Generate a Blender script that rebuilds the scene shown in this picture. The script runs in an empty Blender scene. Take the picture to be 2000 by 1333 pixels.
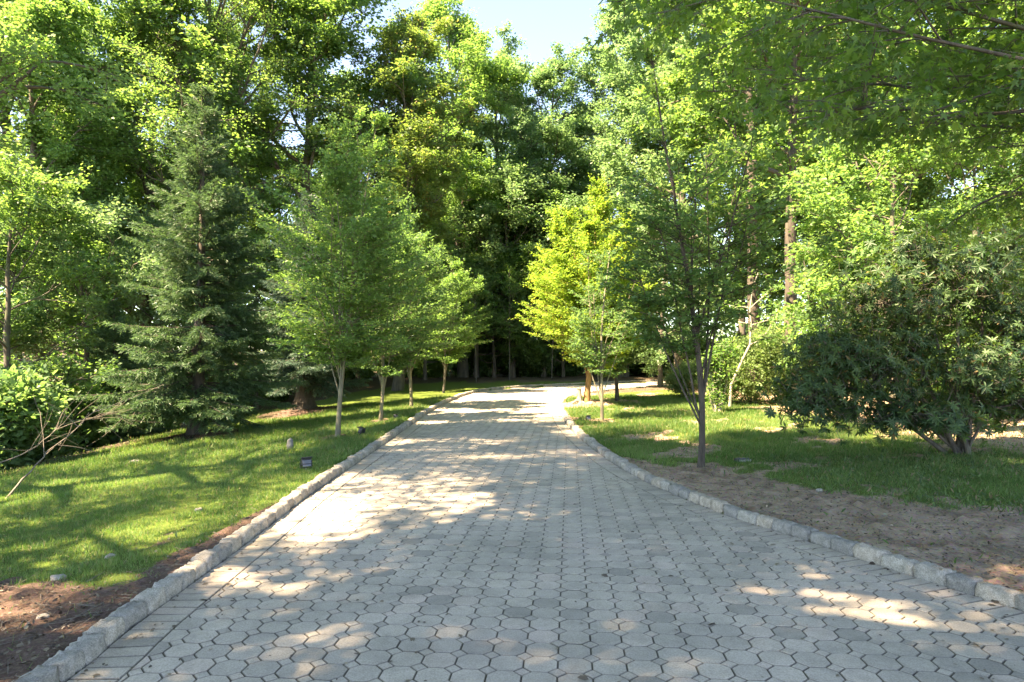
import bpy, math, random
import numpy as np
from mathutils import Vector
PI = math.pi
S = bpy.context.scene
C = S.collection
# ------------------------------------------------------------------ camera
F, HZ, CH = 1283.0, 680.0, 1.7          # focal length and horizon in photo pixels, camera height in metres
cd = bpy.data.cameras.new('camera'); cam = bpy.data.objects.new('camera', cd); C.objects.link(cam)
cd.sensor_width = 36; cd.lens = F/2000*36; cd.shift_y = (HZ-666.5)/2000
cd.clip_start = 0.05; cd.clip_end = 2000
cam.location = (0, 0, CH); cam.rotation_euler = (PI/2, 0, 0)
S.camera = cam
# ------------------------------------------------------------------ sky, sun, exposure
SUN_AZ = math.atan2(-0.88, -0.47)         # from +Y, towards +X
SUN_EL = math.radians(53)
w = bpy.data.worlds.new('World'); S.world = w; w.use_nodes = True
nt = w.node_tree; bg = nt.nodes['Background']
sky = nt.nodes.new('ShaderNodeTexSky'); sky.sky_type = 'NISHITA'; sky.sun_disc = False
sky.sun_elevation = SUN_EL; sky.sun_rotation = SUN_AZ; sky.air_density = 0.6; sky.dust_density = 0.0; sky.ozone_density = 4.5
nt.links.new(sky.outputs[0], bg.inputs[0]); bg.inputs[1].default_value = 0.10
sl = bpy.data.lights.new('sun', 'SUN'); sl.energy = 3.9; sl.angle = math.radians(0.53); sl.color = (1, 0.95, 0.86)
so = bpy.data.objects.new('sun', sl); C.objects.link(so)
sd = Vector((math.sin(SUN_AZ)*math.cos(SUN_EL), math.cos(SUN_AZ)*math.cos(SUN_EL), math.sin(SUN_EL)))
so.rotation_euler = sd.to_track_quat('Z', 'Y').to_euler(); so.location = (-20, 12, 30)
S.view_settings.view_transform = 'Standard'; S.view_settings.look = 'None'
S.view_settings.exposure = 3.35; S.view_settings.gamma = 1
S.view_settings.use_white_balance = True; S.view_settings.white_balance_temperature = 10200; S.view_settings.white_balance_tint = 15
S.cycles.max_bounces = 12; S.cycles.diffuse_bounces = 8; S.cycles.transmission_bounces = 8; S.cycles.glossy_bounces = 2
S.cycles.use_denoising = True; S.cycles.denoiser = 'OPENIMAGEDENOISE'
S.cycles.sample_clamp_indirect = 4

# ------------------------------------------------------------------ materials
def mat(name):
    m = bpy.data.materials.new(name); m.use_nodes = True
    nt = m.node_tree; nt.nodes.clear()
    out = nt.nodes.new('ShaderNodeOutputMaterial')
    return m, nt, out
def N(nt, typ, **kw):
    n = nt.nodes.new(typ)
    for k, v in kw.items():
        if k.startswith('i_'):
            key = k[2:]; key = int(key) if key.isdigit() else key.replace('_', ' ')
            n.inputs[key].default_value = v
        else: setattr(n, k, v)
    return n
def ramp(nt, fac, stops):
    r = nt.nodes.new('ShaderNodeValToRGB'); nt.links.new(fac, r.inputs[0])
    while len(r.color_ramp.elements) < len(stops): r.color_ramp.elements.new(0.5)
    for e, (p, c) in zip(r.color_ramp.elements, stops): e.position = p; e.color = (*c, 1)
    return r.outputs[0]
def noise(nt, scale, detail=4, rough=0.55, vec=None, dist=0):
    n = N(nt, 'ShaderNodeTexNoise', i_Scale=scale, i_Detail=detail, i_Roughness=rough, i_Distortion=dist)
    if vec is None:
        tc = nt.nodes.new('ShaderNodeTexCoord'); vec = tc.outputs['Object']
    nt.links.new(vec, n.inputs['Vector'])
    return n.outputs[0]
def mixc(nt, fac, a, b, typ='MIX'):
    n = nt.nodes.new('ShaderNodeMix'); n.data_type = 'RGBA'; n.blend_type = typ
    for s, v in ((n.inputs[0], fac), (n.inputs[6], a), (n.inputs[7], b)):
        if hasattr(v, 'links'): nt.links.new(v, s)
        elif isinstance(v, tuple): s.default_value = (*v, 1)
        else: s.default_value = v
    return n.outputs[2]
def math_(nt, op, a, b=0.0):
    n = nt.nodes.new('ShaderNodeMath'); n.operation = op
    for s, v in ((n.inputs[0], a), (n.inputs[1], b)):
        if hasattr(v, 'links'): nt.links.new(v, s)
        else: s.default_value = v
    return n.outputs[0]
def attr(nt, name):
    a = nt.nodes.new('ShaderNodeAttribute'); a.attribute_name = name; return a.outputs['Fac']
def bump(nt, h, strength, dist):
    b = N(nt, 'ShaderNodeBump', i_Strength=strength, i_Distance=dist); nt.links.new(h, b.inputs['Height']); return b.outputs[0]

def leaf_mat(name, dark, light, tdark, tlight, trans=0.42, rough=0.5, spec=0.35, odd=None):
    dark, light, tdark, tlight = [(c[0]*0.86, c[1]*0.98, c[2]*1.12) for c in (dark, light, tdark, tlight)]
    m, nt, out = mat(name)
    v = attr(nt, 'v')
    oi = nt.nodes.new('ShaderNodeObjectInfo')
    f = math_(nt, 'ADD', math_(nt, 'MULTIPLY', v, 0.85), math_(nt, 'MULTIPLY', oi.outputs['Random'], 0.15))
    c1 = ramp(nt, f, [(0.1, dark), (0.9, light)]); c2 = ramp(nt, f, [(0.1, tdark), (0.9, tlight)])
    if odd:
        g = math_(nt, 'GREATER_THAN', math_(nt, 'FRACT', math_(nt, 'MULTIPLY', v, 37.7)), 1-odd[0])
        c1 = mixc(nt, g, c1, odd[1]); c2 = mixc(nt, g, c2, odd[2])
    p = N(nt, 'ShaderNodeBsdfPrincipled', i_Roughness=rough); p.inputs['Specular IOR Level'].default_value = spec
    nt.links.new(c1, p.inputs['Base Color'])
    t = nt.nodes.new('ShaderNodeBsdfTranslucent'); nt.links.new(c2, t.inputs[0])
    mx = nt.nodes.new('ShaderNodeMixShader'); mx.inputs[0].default_value = trans
    nt.links.new(p.outputs[0], mx.inputs[1]); nt.links.new(t.outputs[0], mx.inputs[2]); nt.links.new(mx.outputs[0], out.inputs[0])
    return m
def bark_mat(name, a, b, scale=6, stretch=0.25, moss=None):
    m, nt, out = mat(name)
    tc = nt.nodes.new('ShaderNodeTexCoord'); mp = nt.nodes.new('ShaderNodeMapping'); mp.inputs['Scale'].default_value = (1, 1, stretch)
    nt.links.new(tc.outputs['Object'], mp.inputs[0])
    n1 = noise(nt, scale, 6, 0.65, mp.outputs[0], 0.6)
    c = ramp(nt, n1, [(0.3, a), (0.7, b)])
    if moss:
        n2 = noise(nt, 2.2, 4, 0.6, tc.outputs['Object']); c = mixc(nt, ramp(nt, n2, [(0.5, (0, 0, 0)), (0.65, (0.7,)*3)]), c, moss)
    p = N(nt, 'ShaderNodeBsdfPrincipled', i_Roughness=0.9); nt.links.new(c, p.inputs['Base Color'])
    nt.links.new(bump(nt, n1, 0.8, 0.03), p.inputs['Normal']); nt.links.new(p.outputs[0], out.inputs[0])
    return m
def plain_mat(name, a, b, scale=8, rough=0.85, bmp=0.4, bd=0.01, metal=0):
    m, nt, out = mat(name); n1 = noise(nt, scale, 6, 0.65)
    p = N(nt, 'ShaderNodeBsdfPrincipled', i_Roughness=rough, i_Metallic=metal); nt.links.new(ramp(nt, n1, [(0.3, a), (0.7, b)]), p.inputs['Base Color'])
    nt.links.new(bump(nt, n1, bmp, bd), p.inputs['Normal']); nt.links.new(p.outputs[0], out.inputs[0]); return m
M = {}
M['hornbeam'] = leaf_mat('hornbeam_leaves', (0.045, 0.105, 0.035), (0.11, 0.18, 0.065), (0.13, 0.28, 0.05), (0.32, 0.48, 0.11), trans=0.45)
M['hornbeam_gold'] = leaf_mat('hornbeam_gold_leaves', (0.12, 0.20, 0.035), (0.22, 0.30, 0.055), (0.28, 0.46, 0.045), (0.52, 0.66, 0.09), trans=0.47, odd=(0.04, (0.36, 0.34, 0.06), (0.62, 0.56, 0.08)))
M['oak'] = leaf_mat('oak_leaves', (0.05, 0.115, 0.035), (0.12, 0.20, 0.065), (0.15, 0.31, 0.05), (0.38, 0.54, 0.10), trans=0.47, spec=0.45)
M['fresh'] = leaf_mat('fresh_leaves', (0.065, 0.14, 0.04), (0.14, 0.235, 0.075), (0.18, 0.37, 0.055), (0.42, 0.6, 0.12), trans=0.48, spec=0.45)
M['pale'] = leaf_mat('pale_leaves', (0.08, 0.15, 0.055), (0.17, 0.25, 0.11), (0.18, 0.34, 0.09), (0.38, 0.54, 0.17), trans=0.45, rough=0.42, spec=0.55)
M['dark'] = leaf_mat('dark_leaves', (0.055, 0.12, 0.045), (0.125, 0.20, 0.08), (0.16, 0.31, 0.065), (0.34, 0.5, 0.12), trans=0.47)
M['bronze'] = leaf_mat('turning_leaves', (0.065, 0.12, 0.035), (0.15, 0.195, 0.06), (0.18, 0.32, 0.045), (0.4, 0.5, 0.09), trans=0.46, odd=(0.05, (0.17, 0.13, 0.05), (0.34, 0.28, 0.08)))
M['maple'] = leaf_mat('maple_leaves', (0.035, 0.085, 0.025), (0.085, 0.15, 0.04), (0.16, 0.34, 0.03), (0.36, 0.54, 0.05), spec=0.4, rough=0.45, trans=0.45)
M['rhodo'] = leaf_mat('rhododendron_leaves', (0.03, 0.07, 0.028), (0.085, 0.14, 0.045), (0.08, 0.17, 0.02), (0.28, 0.4, 0.05), trans=0.3, rough=0.45, spec=0.35, odd=(0.02, (0.2, 0.14, 0.05), (0.3, 0.2, 0.05)))
M['bush'] = leaf_mat('bush_leaves', (0.12, 0.19, 0.06), (0.24, 0.31, 0.12), (0.22, 0.34, 0.07), (0.42, 0.52, 0.14))
M['spruce'] = leaf_mat('spruce_needles', (0.04, 0.085, 0.04), (0.10, 0.17, 0.065), (0.07, 0.14, 0.04), (0.18, 0.3, 0.08), trans=0.3)
M['spruce_blue'] = leaf_mat('blue_spruce_needles', (0.035, 0.07, 0.05), (0.075, 0.13, 0.08), (0.06, 0.12, 0.06), (0.14, 0.22, 0.09), trans=0.3)
M['grass'] = leaf_mat('grass_blades', (0.065, 0.13, 0.03), (0.135, 0.2, 0.06), (0.14, 0.29, 0.035), (0.34, 0.47, 0.09), trans=0.4, odd=(0.10, (0.3, 0.26, 0.13), (0.4, 0.34, 0.14)))
M['weed'] = leaf_mat('weed_leaves', (0.045, 0.09, 0.03), (0.12, 0.17, 0.06), (0.10, 0.19, 0.03), (0.26, 0.36, 0.07), odd=(0.12, (0.22, 0.17, 0.1), (0.26, 0.2, 0.09)))
M['litter'] = leaf_mat('fallen_leaves', (0.06, 0.038, 0.024), (0.22, 0.15, 0.09), (0.08, 0.05, 0.02), (0.2, 0.13, 0.05), trans=0.1, odd=(0.03, (0.38, 0.3, 0.2), (0.3, 0.22, 0.12)))
M['bark'] = bark_mat('bark', (0.045, 0.038, 0.03), (0.15, 0.13, 0.105), 7, 0.2, (0.09, 0.11, 0.05))
M['bark_dark'] = bark_mat('dark_bark', (0.03, 0.025, 0.02), (0.11, 0.09, 0.07), 8, 0.25)
M['bark_smooth'] = bark_mat('smooth_bark', (0.10, 0.09, 0.06), (0.22, 0.20, 0.14), 5, 0.4, (0.18, 0.19, 0.08))
M['bark_brown'] = bark_mat('brown_bark', (0.13, 0.075, 0.03), (0.34, 0.21, 0.09), 6, 0.25)
M['bark_pale'] = bark_mat('pale_bark', (0.16, 0.14, 0.11), (0.4, 0.36, 0.3), 8, 0.4)
M['deadwood'] = bark_mat('dead_wood', (0.09, 0.075, 0.06), (0.24, 0.2, 0.16), 10, 0.4)

# ------------------------------------------------------------------ tools
def rot_to(z, up=(0, 0, 1)):
    pass
def norm(a): return a/np.maximum(np.linalg.norm(a, axis=-1, keepdims=True), 1e-9)
def link(name, me, parent=None):
    o = bpy.data.objects.new(name, me); C.objects.link(o)
    if parent: o.parent = parent
    return o
def mesh_np(name, V, Q, m, var=None, smooth=False):
    """V (n,3), Q (k,4) or list of such arrays with 3 / 4 columns"""
    if not isinstance(Q, list): Q = [Q]
    me = bpy.data.meshes.new(name)
    V = np.asarray(V, np.float32); me.vertices.add(len(V)); me.vertices.foreach_set('co', V.ravel())
    nl = sum(q.size for q in Q); nf = sum(len(q) for q in Q)
    me.loops.add(nl); me.polygons.add(nf)
    me.loops.foreach_set('vertex_index', np.concatenate([q.ravel() for q in Q]).astype(np.int32))
    tot = np.concatenate([np.full(len(q), q.shape[1]) for q in Q]).astype(np.int32)
    st = np.concatenate([[0], np.cumsum(tot)[:-1]]).astype(np.int32)
    me.polygons.foreach_set('loop_start', st)
    if smooth: me.polygons.foreach_set('use_smooth', np.ones(nf, bool))
    me.update(calc_edges=True); me.validate()
    if var is not None:
        a = me.attributes.new('v', 'FLOAT', 'POINT'); a.data.foreach_set('value', np.asarray(var, np.float32))
    me.materials.append(m)
    return me
def tag(o, label=None, cat=None, group=None, kind=None):
    if label: o['label'] = label
    if cat: o['category'] = cat
    if group: o['group'] = group
    if kind: o['kind'] = kind
    return o
def empty(name, loc, rz=0, sc=1):
    o = bpy.data.objects.new(name, None); C.objects.link(o); o.location = loc; o.rotation_euler = (0, 0, rz)
    o.scale = (sc, sc, sc) if not isinstance(sc, tuple) else sc
    o.empty_display_size = 0.3
    return o
class Poly:
    """collects polygons of any size"""
    def __init__(s): s.v = []; s.f = []; s.a = []; s.d = []
    def add(s, vs, fs, a=0.5, d=None):
        s.d += list(d) if d is not None else [0.0]*len(vs)
        b = len(s.v); s.v += [tuple(p) for p in vs]; s.f += [tuple(i+b for i in f) for f in fs]; s.a += [a]*len(vs)
    def mesh(s, name, m, smooth=False):
        me = bpy.data.meshes.new(name); me.from_pydata(s.v, [], s.f)
        a = me.attributes.new('v', 'FLOAT', 'POINT'); a.data.foreach_set('value', np.asarray(s.a, np.float32))
        a = me.attributes.new('dirt', 'FLOAT', 'POINT'); a.data.foreach_set('value', np.asarray(s.d, np.float32))
        if smooth: me.polygons.foreach_set('use_smooth', np.ones(len(s.f), bool))
        me.materials.append(m); me.update(); return me

# leaf outlines: along +x, width y, fold in z
LEAF = {
 'kite': (np.array([(0, 0, 0), (0.45, 0.3, 0.07), (1, 0, -0.05), (0.45, -0.3, 0.07)]), np.array([(0, 3, 2, 1)])),
 'oval': (np.array([(0, 0, 0), (0.3, 0.27, 0.06), (0.75, 0.22, 0.02), (1, 0, -0.1), (0.75, -0.22, 0.02), (0.3, -0.27, 0.06)]), np.array([(0, 3, 2, 1), (0, 5, 4, 3)])),
 'long': (np.array([(0, 0, 0), (0.35, 0.14, 0.02), (0.75, 0.11, -0.03), (1, 0, -0.16), (0.75, -0.11, -0.03), (0.35, -0.14, 0.02)]), np.array([(0, 3, 2, 1), (0, 5, 4, 3)])),
 'needle': (np.array([(0, 0.09, 0), (1, 0.05, 0), (1, -0.05, 0), (0, -0.09, 0)]), np.array([(0, 3, 2, 1)])),
}
_v = [(0.0, 0, 0), (0.12, 0, 0.02)]
for i, (ang, r) in enumerate([(-115, .34), (-88, .22), (-58, .72), (-30, .30), (0, 1.0), (30, .30), (58, .72), (88, .22), (115, .34)]):
    a = math.radians(ang); _v.append((0.12+r*math.cos(a)*0.88, r*math.sin(a)*0.8, -0.12*r*r))
LEAF['maple'] = (np.array(_v), np.array([(1, 0, 2, 3), (1, 3, 4, 5), (1, 5, 6, 7), (1, 7, 8, 9), (1, 9, 10, 0)]))

def leaves(kind, pos, d, nrm, size, var):
    """a leaf at every pos, pointing along d, facing nrm -> arrays"""
    lv, lf = LEAF[kind]
    x = norm(d); y = norm(np.cross(nrm, x)); z = np.cross(x, y)
    n = len(pos); k = len(lv)
    V = pos[:, None, :] + size[:, None, None]*(lv[None, :, 0:1]*x[:, None, :] + lv[None, :, 1:2]*y[:, None, :] + lv[None, :, 2:3]*z[:, None, :])
    Q = (lf[None] + (np.arange(n)*k)[:, None, None]).reshape(-1, lf.shape[1])
    return V.reshape(-1, 3), Q, np.repeat(var, k)
class Tubes:
    def __init__(s): s.V = []; s.Q = []; s.n = 0
    def add(s, pts, rad, sides=6, lump=0.0, rng=None):
        pts = np.asarray(pts, float); rad = np.asarray(rad, float); n = len(pts)
        t = norm(np.gradient(pts, axis=0))
        ref = np.array([1.0, 0.13, 0.2]) if abs(t[0][2]) > 0.7 else np.array([0.05, 0.1, 1.0])
        u = norm(np.cross(t, ref)); v = np.cross(t, u)
        a = np.arange(sides)*2*PI/sides
        R = rad[:, None]*np.ones((1, sides))
        if lump: R = R*(1+lump*rng.standard_normal((n, sides)))
        V = pts[:, None, :] + R[..., None]*(np.cos(a)[None, :, None]*u[:, None, :] + np.sin(a)[None, :, None]*v[:, None, :])
        i = np.arange(n-1)[:, None]*sides; j = np.arange(sides)[None, :]; j2 = (j+1) % sides
        Q = np.stack([i+j, i+j2, i+sides+j2, i+sides+j], -1).reshape(-1, 4)
        s.V.append(V.reshape(-1, 3)); s.Q.append(Q+s.n); s.n += n*sides
        # closing cap
        if sides == 4 or sides == 6:
            pass
    def sticks(s, a, b, r):
        """many straight three-sided twigs"""
        n = len(a)
        if not n: return
        t = norm(b-a); ref = np.where(np.abs(t[:, 2:3]) > 0.8, np.array([[1., 0, 0]]), np.array([[0, 0, 1.]]))
        u = norm(np.cross(t, ref)); v = np.cross(t, u); V = []
        for P, k in ((a, 1.0), (b, 0.35)):
            for q in range(3):
                an = q*2*PI/3; V.append(P + (k*r)[:, None]*(math.cos(an)*u+math.sin(an)*v))
        V = np.stack(V, 1).reshape(-1, 3); base = (np.arange(n)*6)[:, None, None]
        Q = np.array([(0, 1, 4, 3), (1, 2, 5, 4), (2, 0, 3, 5)])[None]+base
        s.V.append(V); s.Q.append(Q.reshape(-1, 4)+s.n); s.n += len(V)
    def mesh(s, name, m): return mesh_np(name, np.concatenate(s.V), np.concatenate(s.Q), m, smooth=True)
def curve(rng, p, d, L, n=6, wig=0.12, up=0.0):
    """a wandering branch line"""
    p = np.array(p, float); d = norm(np.array(d, float)); out = [p.copy()]
    for i in range(n):
        d = norm(d + wig*rng.standard_normal(3) + np.array([0, 0, up])); p = p + d*L/n; out.append(p.copy())
    return np.array(out)
def perp(rng, d, ang):
    """a direction ang away from d"""
    r = norm(np.cross(d, rng.standard_normal(3))); return norm(d*math.cos(ang)+r*math.sin(ang))
def leaf_cloud(rng, kind, A, B, n, spread, size, flat=0.5, upw=1.0, droop=0.0, sizevar=0.25):
    """n leaves along every twig A->B"""
    k = len(A); t = np.tile((np.arange(n)+0.5)/n, (k, 1)) + rng.uniform(-.5/n, .5/n, (k, n)); t = t*1.08
    D = norm(B-A)
    P = A[:, None]+(B-A)[:, None]*t[..., None]
    off = rng.standard_normal((k, n, 3)); off[..., 2] *= flat
    P = P + off*spread
    side = np.cross(D, np.array([0, 0, 1.]))[:, None]*np.where(np.arange(n) % 2, 1, -1)[None, :, None]
    d = D[:, None]*0.7 + side*0.9 + 0.45*rng.standard_normal((k, n, 3)); d[..., 2] -= droop
    nr = np.array([0, 0, upw]) + 0.55*rng.standard_normal((k, n, 3))
    tv = rng.uniform(0, 1, k)[:, None]*0.5 + rng.uniform(0, 1, (k, n))*0.5
    sz = size*(1+sizevar*rng.standard_normal((k, n))).clip(0.5, 1.6)
    return leaves(kind, P.reshape(-1, 3), d.reshape(-1, 3), nr.reshape(-1, 3), sz.ravel(), tv.ravel())
def join(parts):
    V = []; Q = []; A = []; n = 0
    for v, q, a in parts: V.append(v); Q.append(q+n); A.append(a); n += len(v)
    return np.concatenate(V), np.concatenate(Q), np.concatenate(A)

# ------------------------------------------------------------------ the lie of the land
def zr(y):
    y = np.asarray(y, float)
    return -0.03*(10 - np.log1p(np.exp((10-y)/1.2))*1.2)
def ray(px, py, d): return ((px-1000)/F*d, d, CH-(py-HZ)/F*d)
def on_road(px, py):
    d = 5.0
    for _ in range(60):
        d = 0.5*d + 0.5*(CH-float(zr(d)))/((py-HZ)/F)
    return ((px-1000)/F*d, d)
LK = [on_road(*p) for p in [(130, 1333), (240, 1236), (340, 1164), (488, 1056), (616, 956), (775, 850), (845, 800), (900, 775), (940, 764), (1000, 758), (1100, 753), (1200, 749), (1290, 745)]]
RK = [on_road(*p) for p in [(1984, 1190), (1856, 1148), (1672, 1090), (1548, 1046), (1436, 1014), (1288, 954), (1232, 926), (1177, 892), (1111, 838), (1093, 804), (1090, 792), (1100, 781), (1122, 773), (1168, 766), (1255, 758), (1310, 755)]]
LK = [(LK[0][0]+0.03, -6.0), (LK[0][0]+0.02, 0.0)] + LK + [(LK[-1][0]+7, LK[-1][1]+3), (LK[-1][0]+16, LK[-1][1]+5)]
RK = [(RK[0][0]+4.5, -6.0), (RK[0][0]+1.4, 1.5)] + RK + [(LK[-2][0]+1.5, LK[-2][1]-5.0), (LK[-1][0]+1, LK[-1][1]-5)]
def smooth_line(P, step=0.135, it=3):
    P = np.array(P)
    for _ in range(it):          # corner cutting
        Q = [P[0]]
        for a, b in zip(P[:-1], P[1:]): Q += [a*0.75+b*0.25, a*0.25+b*0.75]
        Q.append(P[-1]); P = np.array(Q)
    s = np.concatenate([[0], np.cumsum(np.linalg.norm(np.diff(P, axis=0), axis=1))])
    t = np.arange(0, s[-1], step)
    return np.stack([np.interp(t, s, P[:, 0]), np.interp(t, s, P[:, 1])], 1)
LL = smooth_line(LK); RL = smooth_line(RK)
def sdist(line, x, y):
    """signed distance to a line, positive on its right-hand side when walking along it"""
    x = np.ravel(x); y = np.ravel(y); out = np.empty(len(x))
    L = line[::2]; T = np.gradient(L, axis=0); T = T/np.linalg.norm(T, axis=1)[:, None]
    for i in range(0, len(x), 20000):
        dx = x[i:i+20000, None]-L[None, :, 0]; dy = y[i:i+20000, None]-L[None, :, 1]
        k = np.argmin(dx*dx+dy*dy, 1); r = np.arange(len(k))
        out[i:i+20000] = np.sqrt((dx[r, k]*T[k, 1]-dy[r, k]*T[k, 0])**2+0*dx[r, k])*np.sign(dx[r, k]*T[k, 1]-dy[r, k]*T[k, 0])
        far = np.sqrt(dx[r, k]**2+dy[r, k]**2)
        s = np.sign(out[i:i+20000]); out[i:i+20000] = np.where(far > abs(out[i:i+20000])+0.3, s*far, out[i:i+20000])
    return out
_rg = np.random.default_rng(5)
_W = [(_rg.uniform(0.6, 3.0), _rg.uniform(0, 2*PI), _rg.uniform(0, 2*PI)) for _ in range(14)]
def wav(x, y, f=1.0):
    s = 0
    for k, a, ph in _W: s = s + np.sin((x*math.cos(a)+y*math.sin(a))*k*f+ph)/len(_W)**0.5
    return s
MOUNDS = []     # (x, y, radius, height) filled in below
def ground_z(x, y, dl=None, dr=None):
    x = np.asarray(x, float); y = np.asarray(y, float); shp = x.shape
    x = x.ravel(); y = y.ravel()
    if dl is None: dl = sdist(LL, x, y); dr = sdist(RL, x, y)
    z = zr(y) + 0.075
    left = np.clip(-dl-0.2, 0, None); right = np.clip(dr-0.2, 0, None)
    lf = np.clip((40-y)/12, 0, 1)
    z = z - 0.08*np.minimum(left, 7.4)*lf - 0.16*np.clip(left-7.4, 0, 14)*lf - 0.08*np.clip(left-7.4, 0, 3)*lf
    z = z + 0.012*np.clip(right, 0, 30)
    amp = np.clip((left+right)/1.5, 0, 1)
    z = z + amp*(0.02*wav(x, y)+0.008*wav(x, y, 4))
    for mx, my, r, h in MOUNDS:
        d2 = ((x-mx)**2+(y-my)**2)/(r*r); z = z + h*np.exp(-2.2*d2)
    inside = (dl > -0.06) & (dr < 0.06)
    z = np.where(inside, zr(y)-0.07, z)
    return z.reshape(shp)
def gz(x, y): return float(ground_z(np.array([x]), np.array([y]))[0])
def at(px, py, d0=12.0):
    """the point of the ground seen at a photo pixel"""
    lo, hi = 2.0, 70.0; d = lo; dd = np.linspace(lo, hi, 900)
    X = (px-1000)/F*dd; Z = CH-(py-HZ)/F*dd; G = ground_z(X, dd)
    i = int(np.argmax(Z < G)); return (float(X[i]), float(dd[i]), float(G[i]))
def stand(px, d):
    x = (px-1000)/F*d; return (x, d, gz(x, d))

P_S1 = at(385, 856); P_S2 = at(594, 808); P_R3 = at(1145, 792); P_R4 = at(1206, 784); P_R2 = at(1176, 822); P_R1 = at(1368, 914)
P_H1 = at(659, 854); P_H2 = at(743, 822); P_H3 = at(804, 796)
MOUNDS += [(P_S1[0], P_S1[1], 1.3, 0.14), (P_S2[0], P_S2[1], 1.9, 0.2), (P_R3[0]+0.3, P_R3[1]+0.2, 1.3, 0.13)]
def relift(p): return (p[0], p[1], gz(p[0], p[1]))
P_S1, P_S2, P_R3, P_R4 = map(relift, (P_S1, P_S2, P_R3, P_R4))
RB = [on_road(*p) for p in [(1215, 905), (1370, 925), (1500, 945), (1700, 990), (2000, 1010)]]
RBx = np.array([p[0] for p in RB]+[30.]); RBy = np.array([p[1] for p in RB]+[5.5])
def soil(x, y, dl, dr):
    n = 0.45*wav(x, y, 1.3)+0.25*wav(x, y, 5.0)
    m = np.zeros(len(x))
    left = -dl; right = dr
    s = lambda v, w=0.35: np.clip(v/w+0.5, 0, 1)
    m = np.maximum(m, s((5.15-y)+0.5*n)*(left > 0))
    m = np.maximum(m, s((0.42-np.abs(y-5.5)*0.12)-left+0.12*n, 0.15)*(left > 0)*(y < 8))
    m = np.maximum(m, s(left-7.3+0.5*n, 0.8))
    yb = np.interp(x, RBx, RBy)
    m = np.maximum(m, s(yb-y+0.5*n, 0.7)*(right > 0))
    m = np.maximum(m, s(0.16-right+0.1*n, 0.1)*(right > 0))
    m = np.maximum(m, s((x-8.3)*0.8+(y-8)*0.04+1.2*n, 1.8)*(right > 0)*0.9)
    m = np.maximum(m, s(y-38.5+0.6*n, 1.0))
    m = np.maximum(m, s(y-31+0.6*n+np.maximum(9-x, 0)*0.7, 1.0)*(right > 0))
    for q, r in ((P_S1, 1.0), (P_S2, 1.6), (P_R3, 1.0), (P_R4, 0.8), (P_R1, 0.5), (P_R2, 0.35), (P_H1, 0.35), (P_H2, 0.3), (P_H3, 0.3)):
        d = np.hypot(x-q[0], (y-q[1])*0.8); m = np.maximum(m, s(r-d+0.25*n, 0.3))
    # worn spots in the lawns
    m = np.maximum(m, 0.8*s(n-0.42, 0.35)*(right > 0)*(y < 30))
    m = np.maximum(m, 0.55*s(n-0.78, 0.2)*(left > 0))
    return m

# ------------------------------------------------------------------ ground
def axis(lo, hi, step, far, grow=1.22):
    a = list(np.arange(lo, hi, step)); s = step
    while a[-1] < far: s = min(s*grow, 40); a.append(a[-1]+s)
    s = step; b = []
    p = lo
    while p > -far: s = min(s*grow, 40); p -= s; b.append(p)
    return np.array(b[::-1]+a)
gx = axis(-11, 11, 0.1, 420); gy = axis(1.5, 26, 0.1, 420)
X, Y = np.meshgrid(gx, gy); xf = X.ravel(); yf = Y.ravel()
dl = sdist(LL, xf, yf); dr = sdist(RL, xf, yf)
Z = ground_z(xf, yf, dl, dr)
SM = soil(xf, yf, dl, dr)
Z = Z + SM*0.018*_rg.standard_normal(len(Z))*(np.abs(xf) < 12)*(yf < 27)*((dl < -0.2) | (dr > 0.2))
ny, nx = X.shape; i = np.arange(ny-1)[:, None]*nx+np.arange(nx-1)[None, :]
Q = np.stack([i, i+1, i+nx+1, i+nx], -1).reshape(-1, 4)
m, nt, out = mat('lawn_and_soil')
geo = nt.nodes.new('ShaderNodeNewGeometry'); pos = geo.outputs['Position']
sa = attr(nt, 'v')
nf = noise(nt, 45, 5, 0.7, pos); nm = noise(nt, 3.0, 5, 0.6, pos); nb = noise(nt, 0.7, 3, 0.5, pos)
grass = mixc(nt, nm, (0.045, 0.095, 0.014), (0.10, 0.15, 0.028)); grass = mixc(nt, ramp(nt, nf, [(0.35, (0, 0, 0)), (0.65, (0.5,)*3)]), grass, (0.13, 0.15, 0.045))
vor = N(nt, 'ShaderNodeTexVoronoi', i_Scale=38.0); nt.links.new(pos, vor.inputs['Vector'])
soilc = ramp(nt, nm, [(0.3, (0.19, 0.13, 0.09)), (0.48, (0.33, 0.235, 0.165)), (0.72, (0.46, 0.34, 0.25))])
chip = mixc(nt, 0.55, soilc, vor.outputs['Color'], 'SOFT_LIGHT')
soilc = mixc(nt, ramp(nt, nf, [(0.4, (0, 0, 0)), (0.6, (0.8,)*3)]), soilc, chip)
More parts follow.
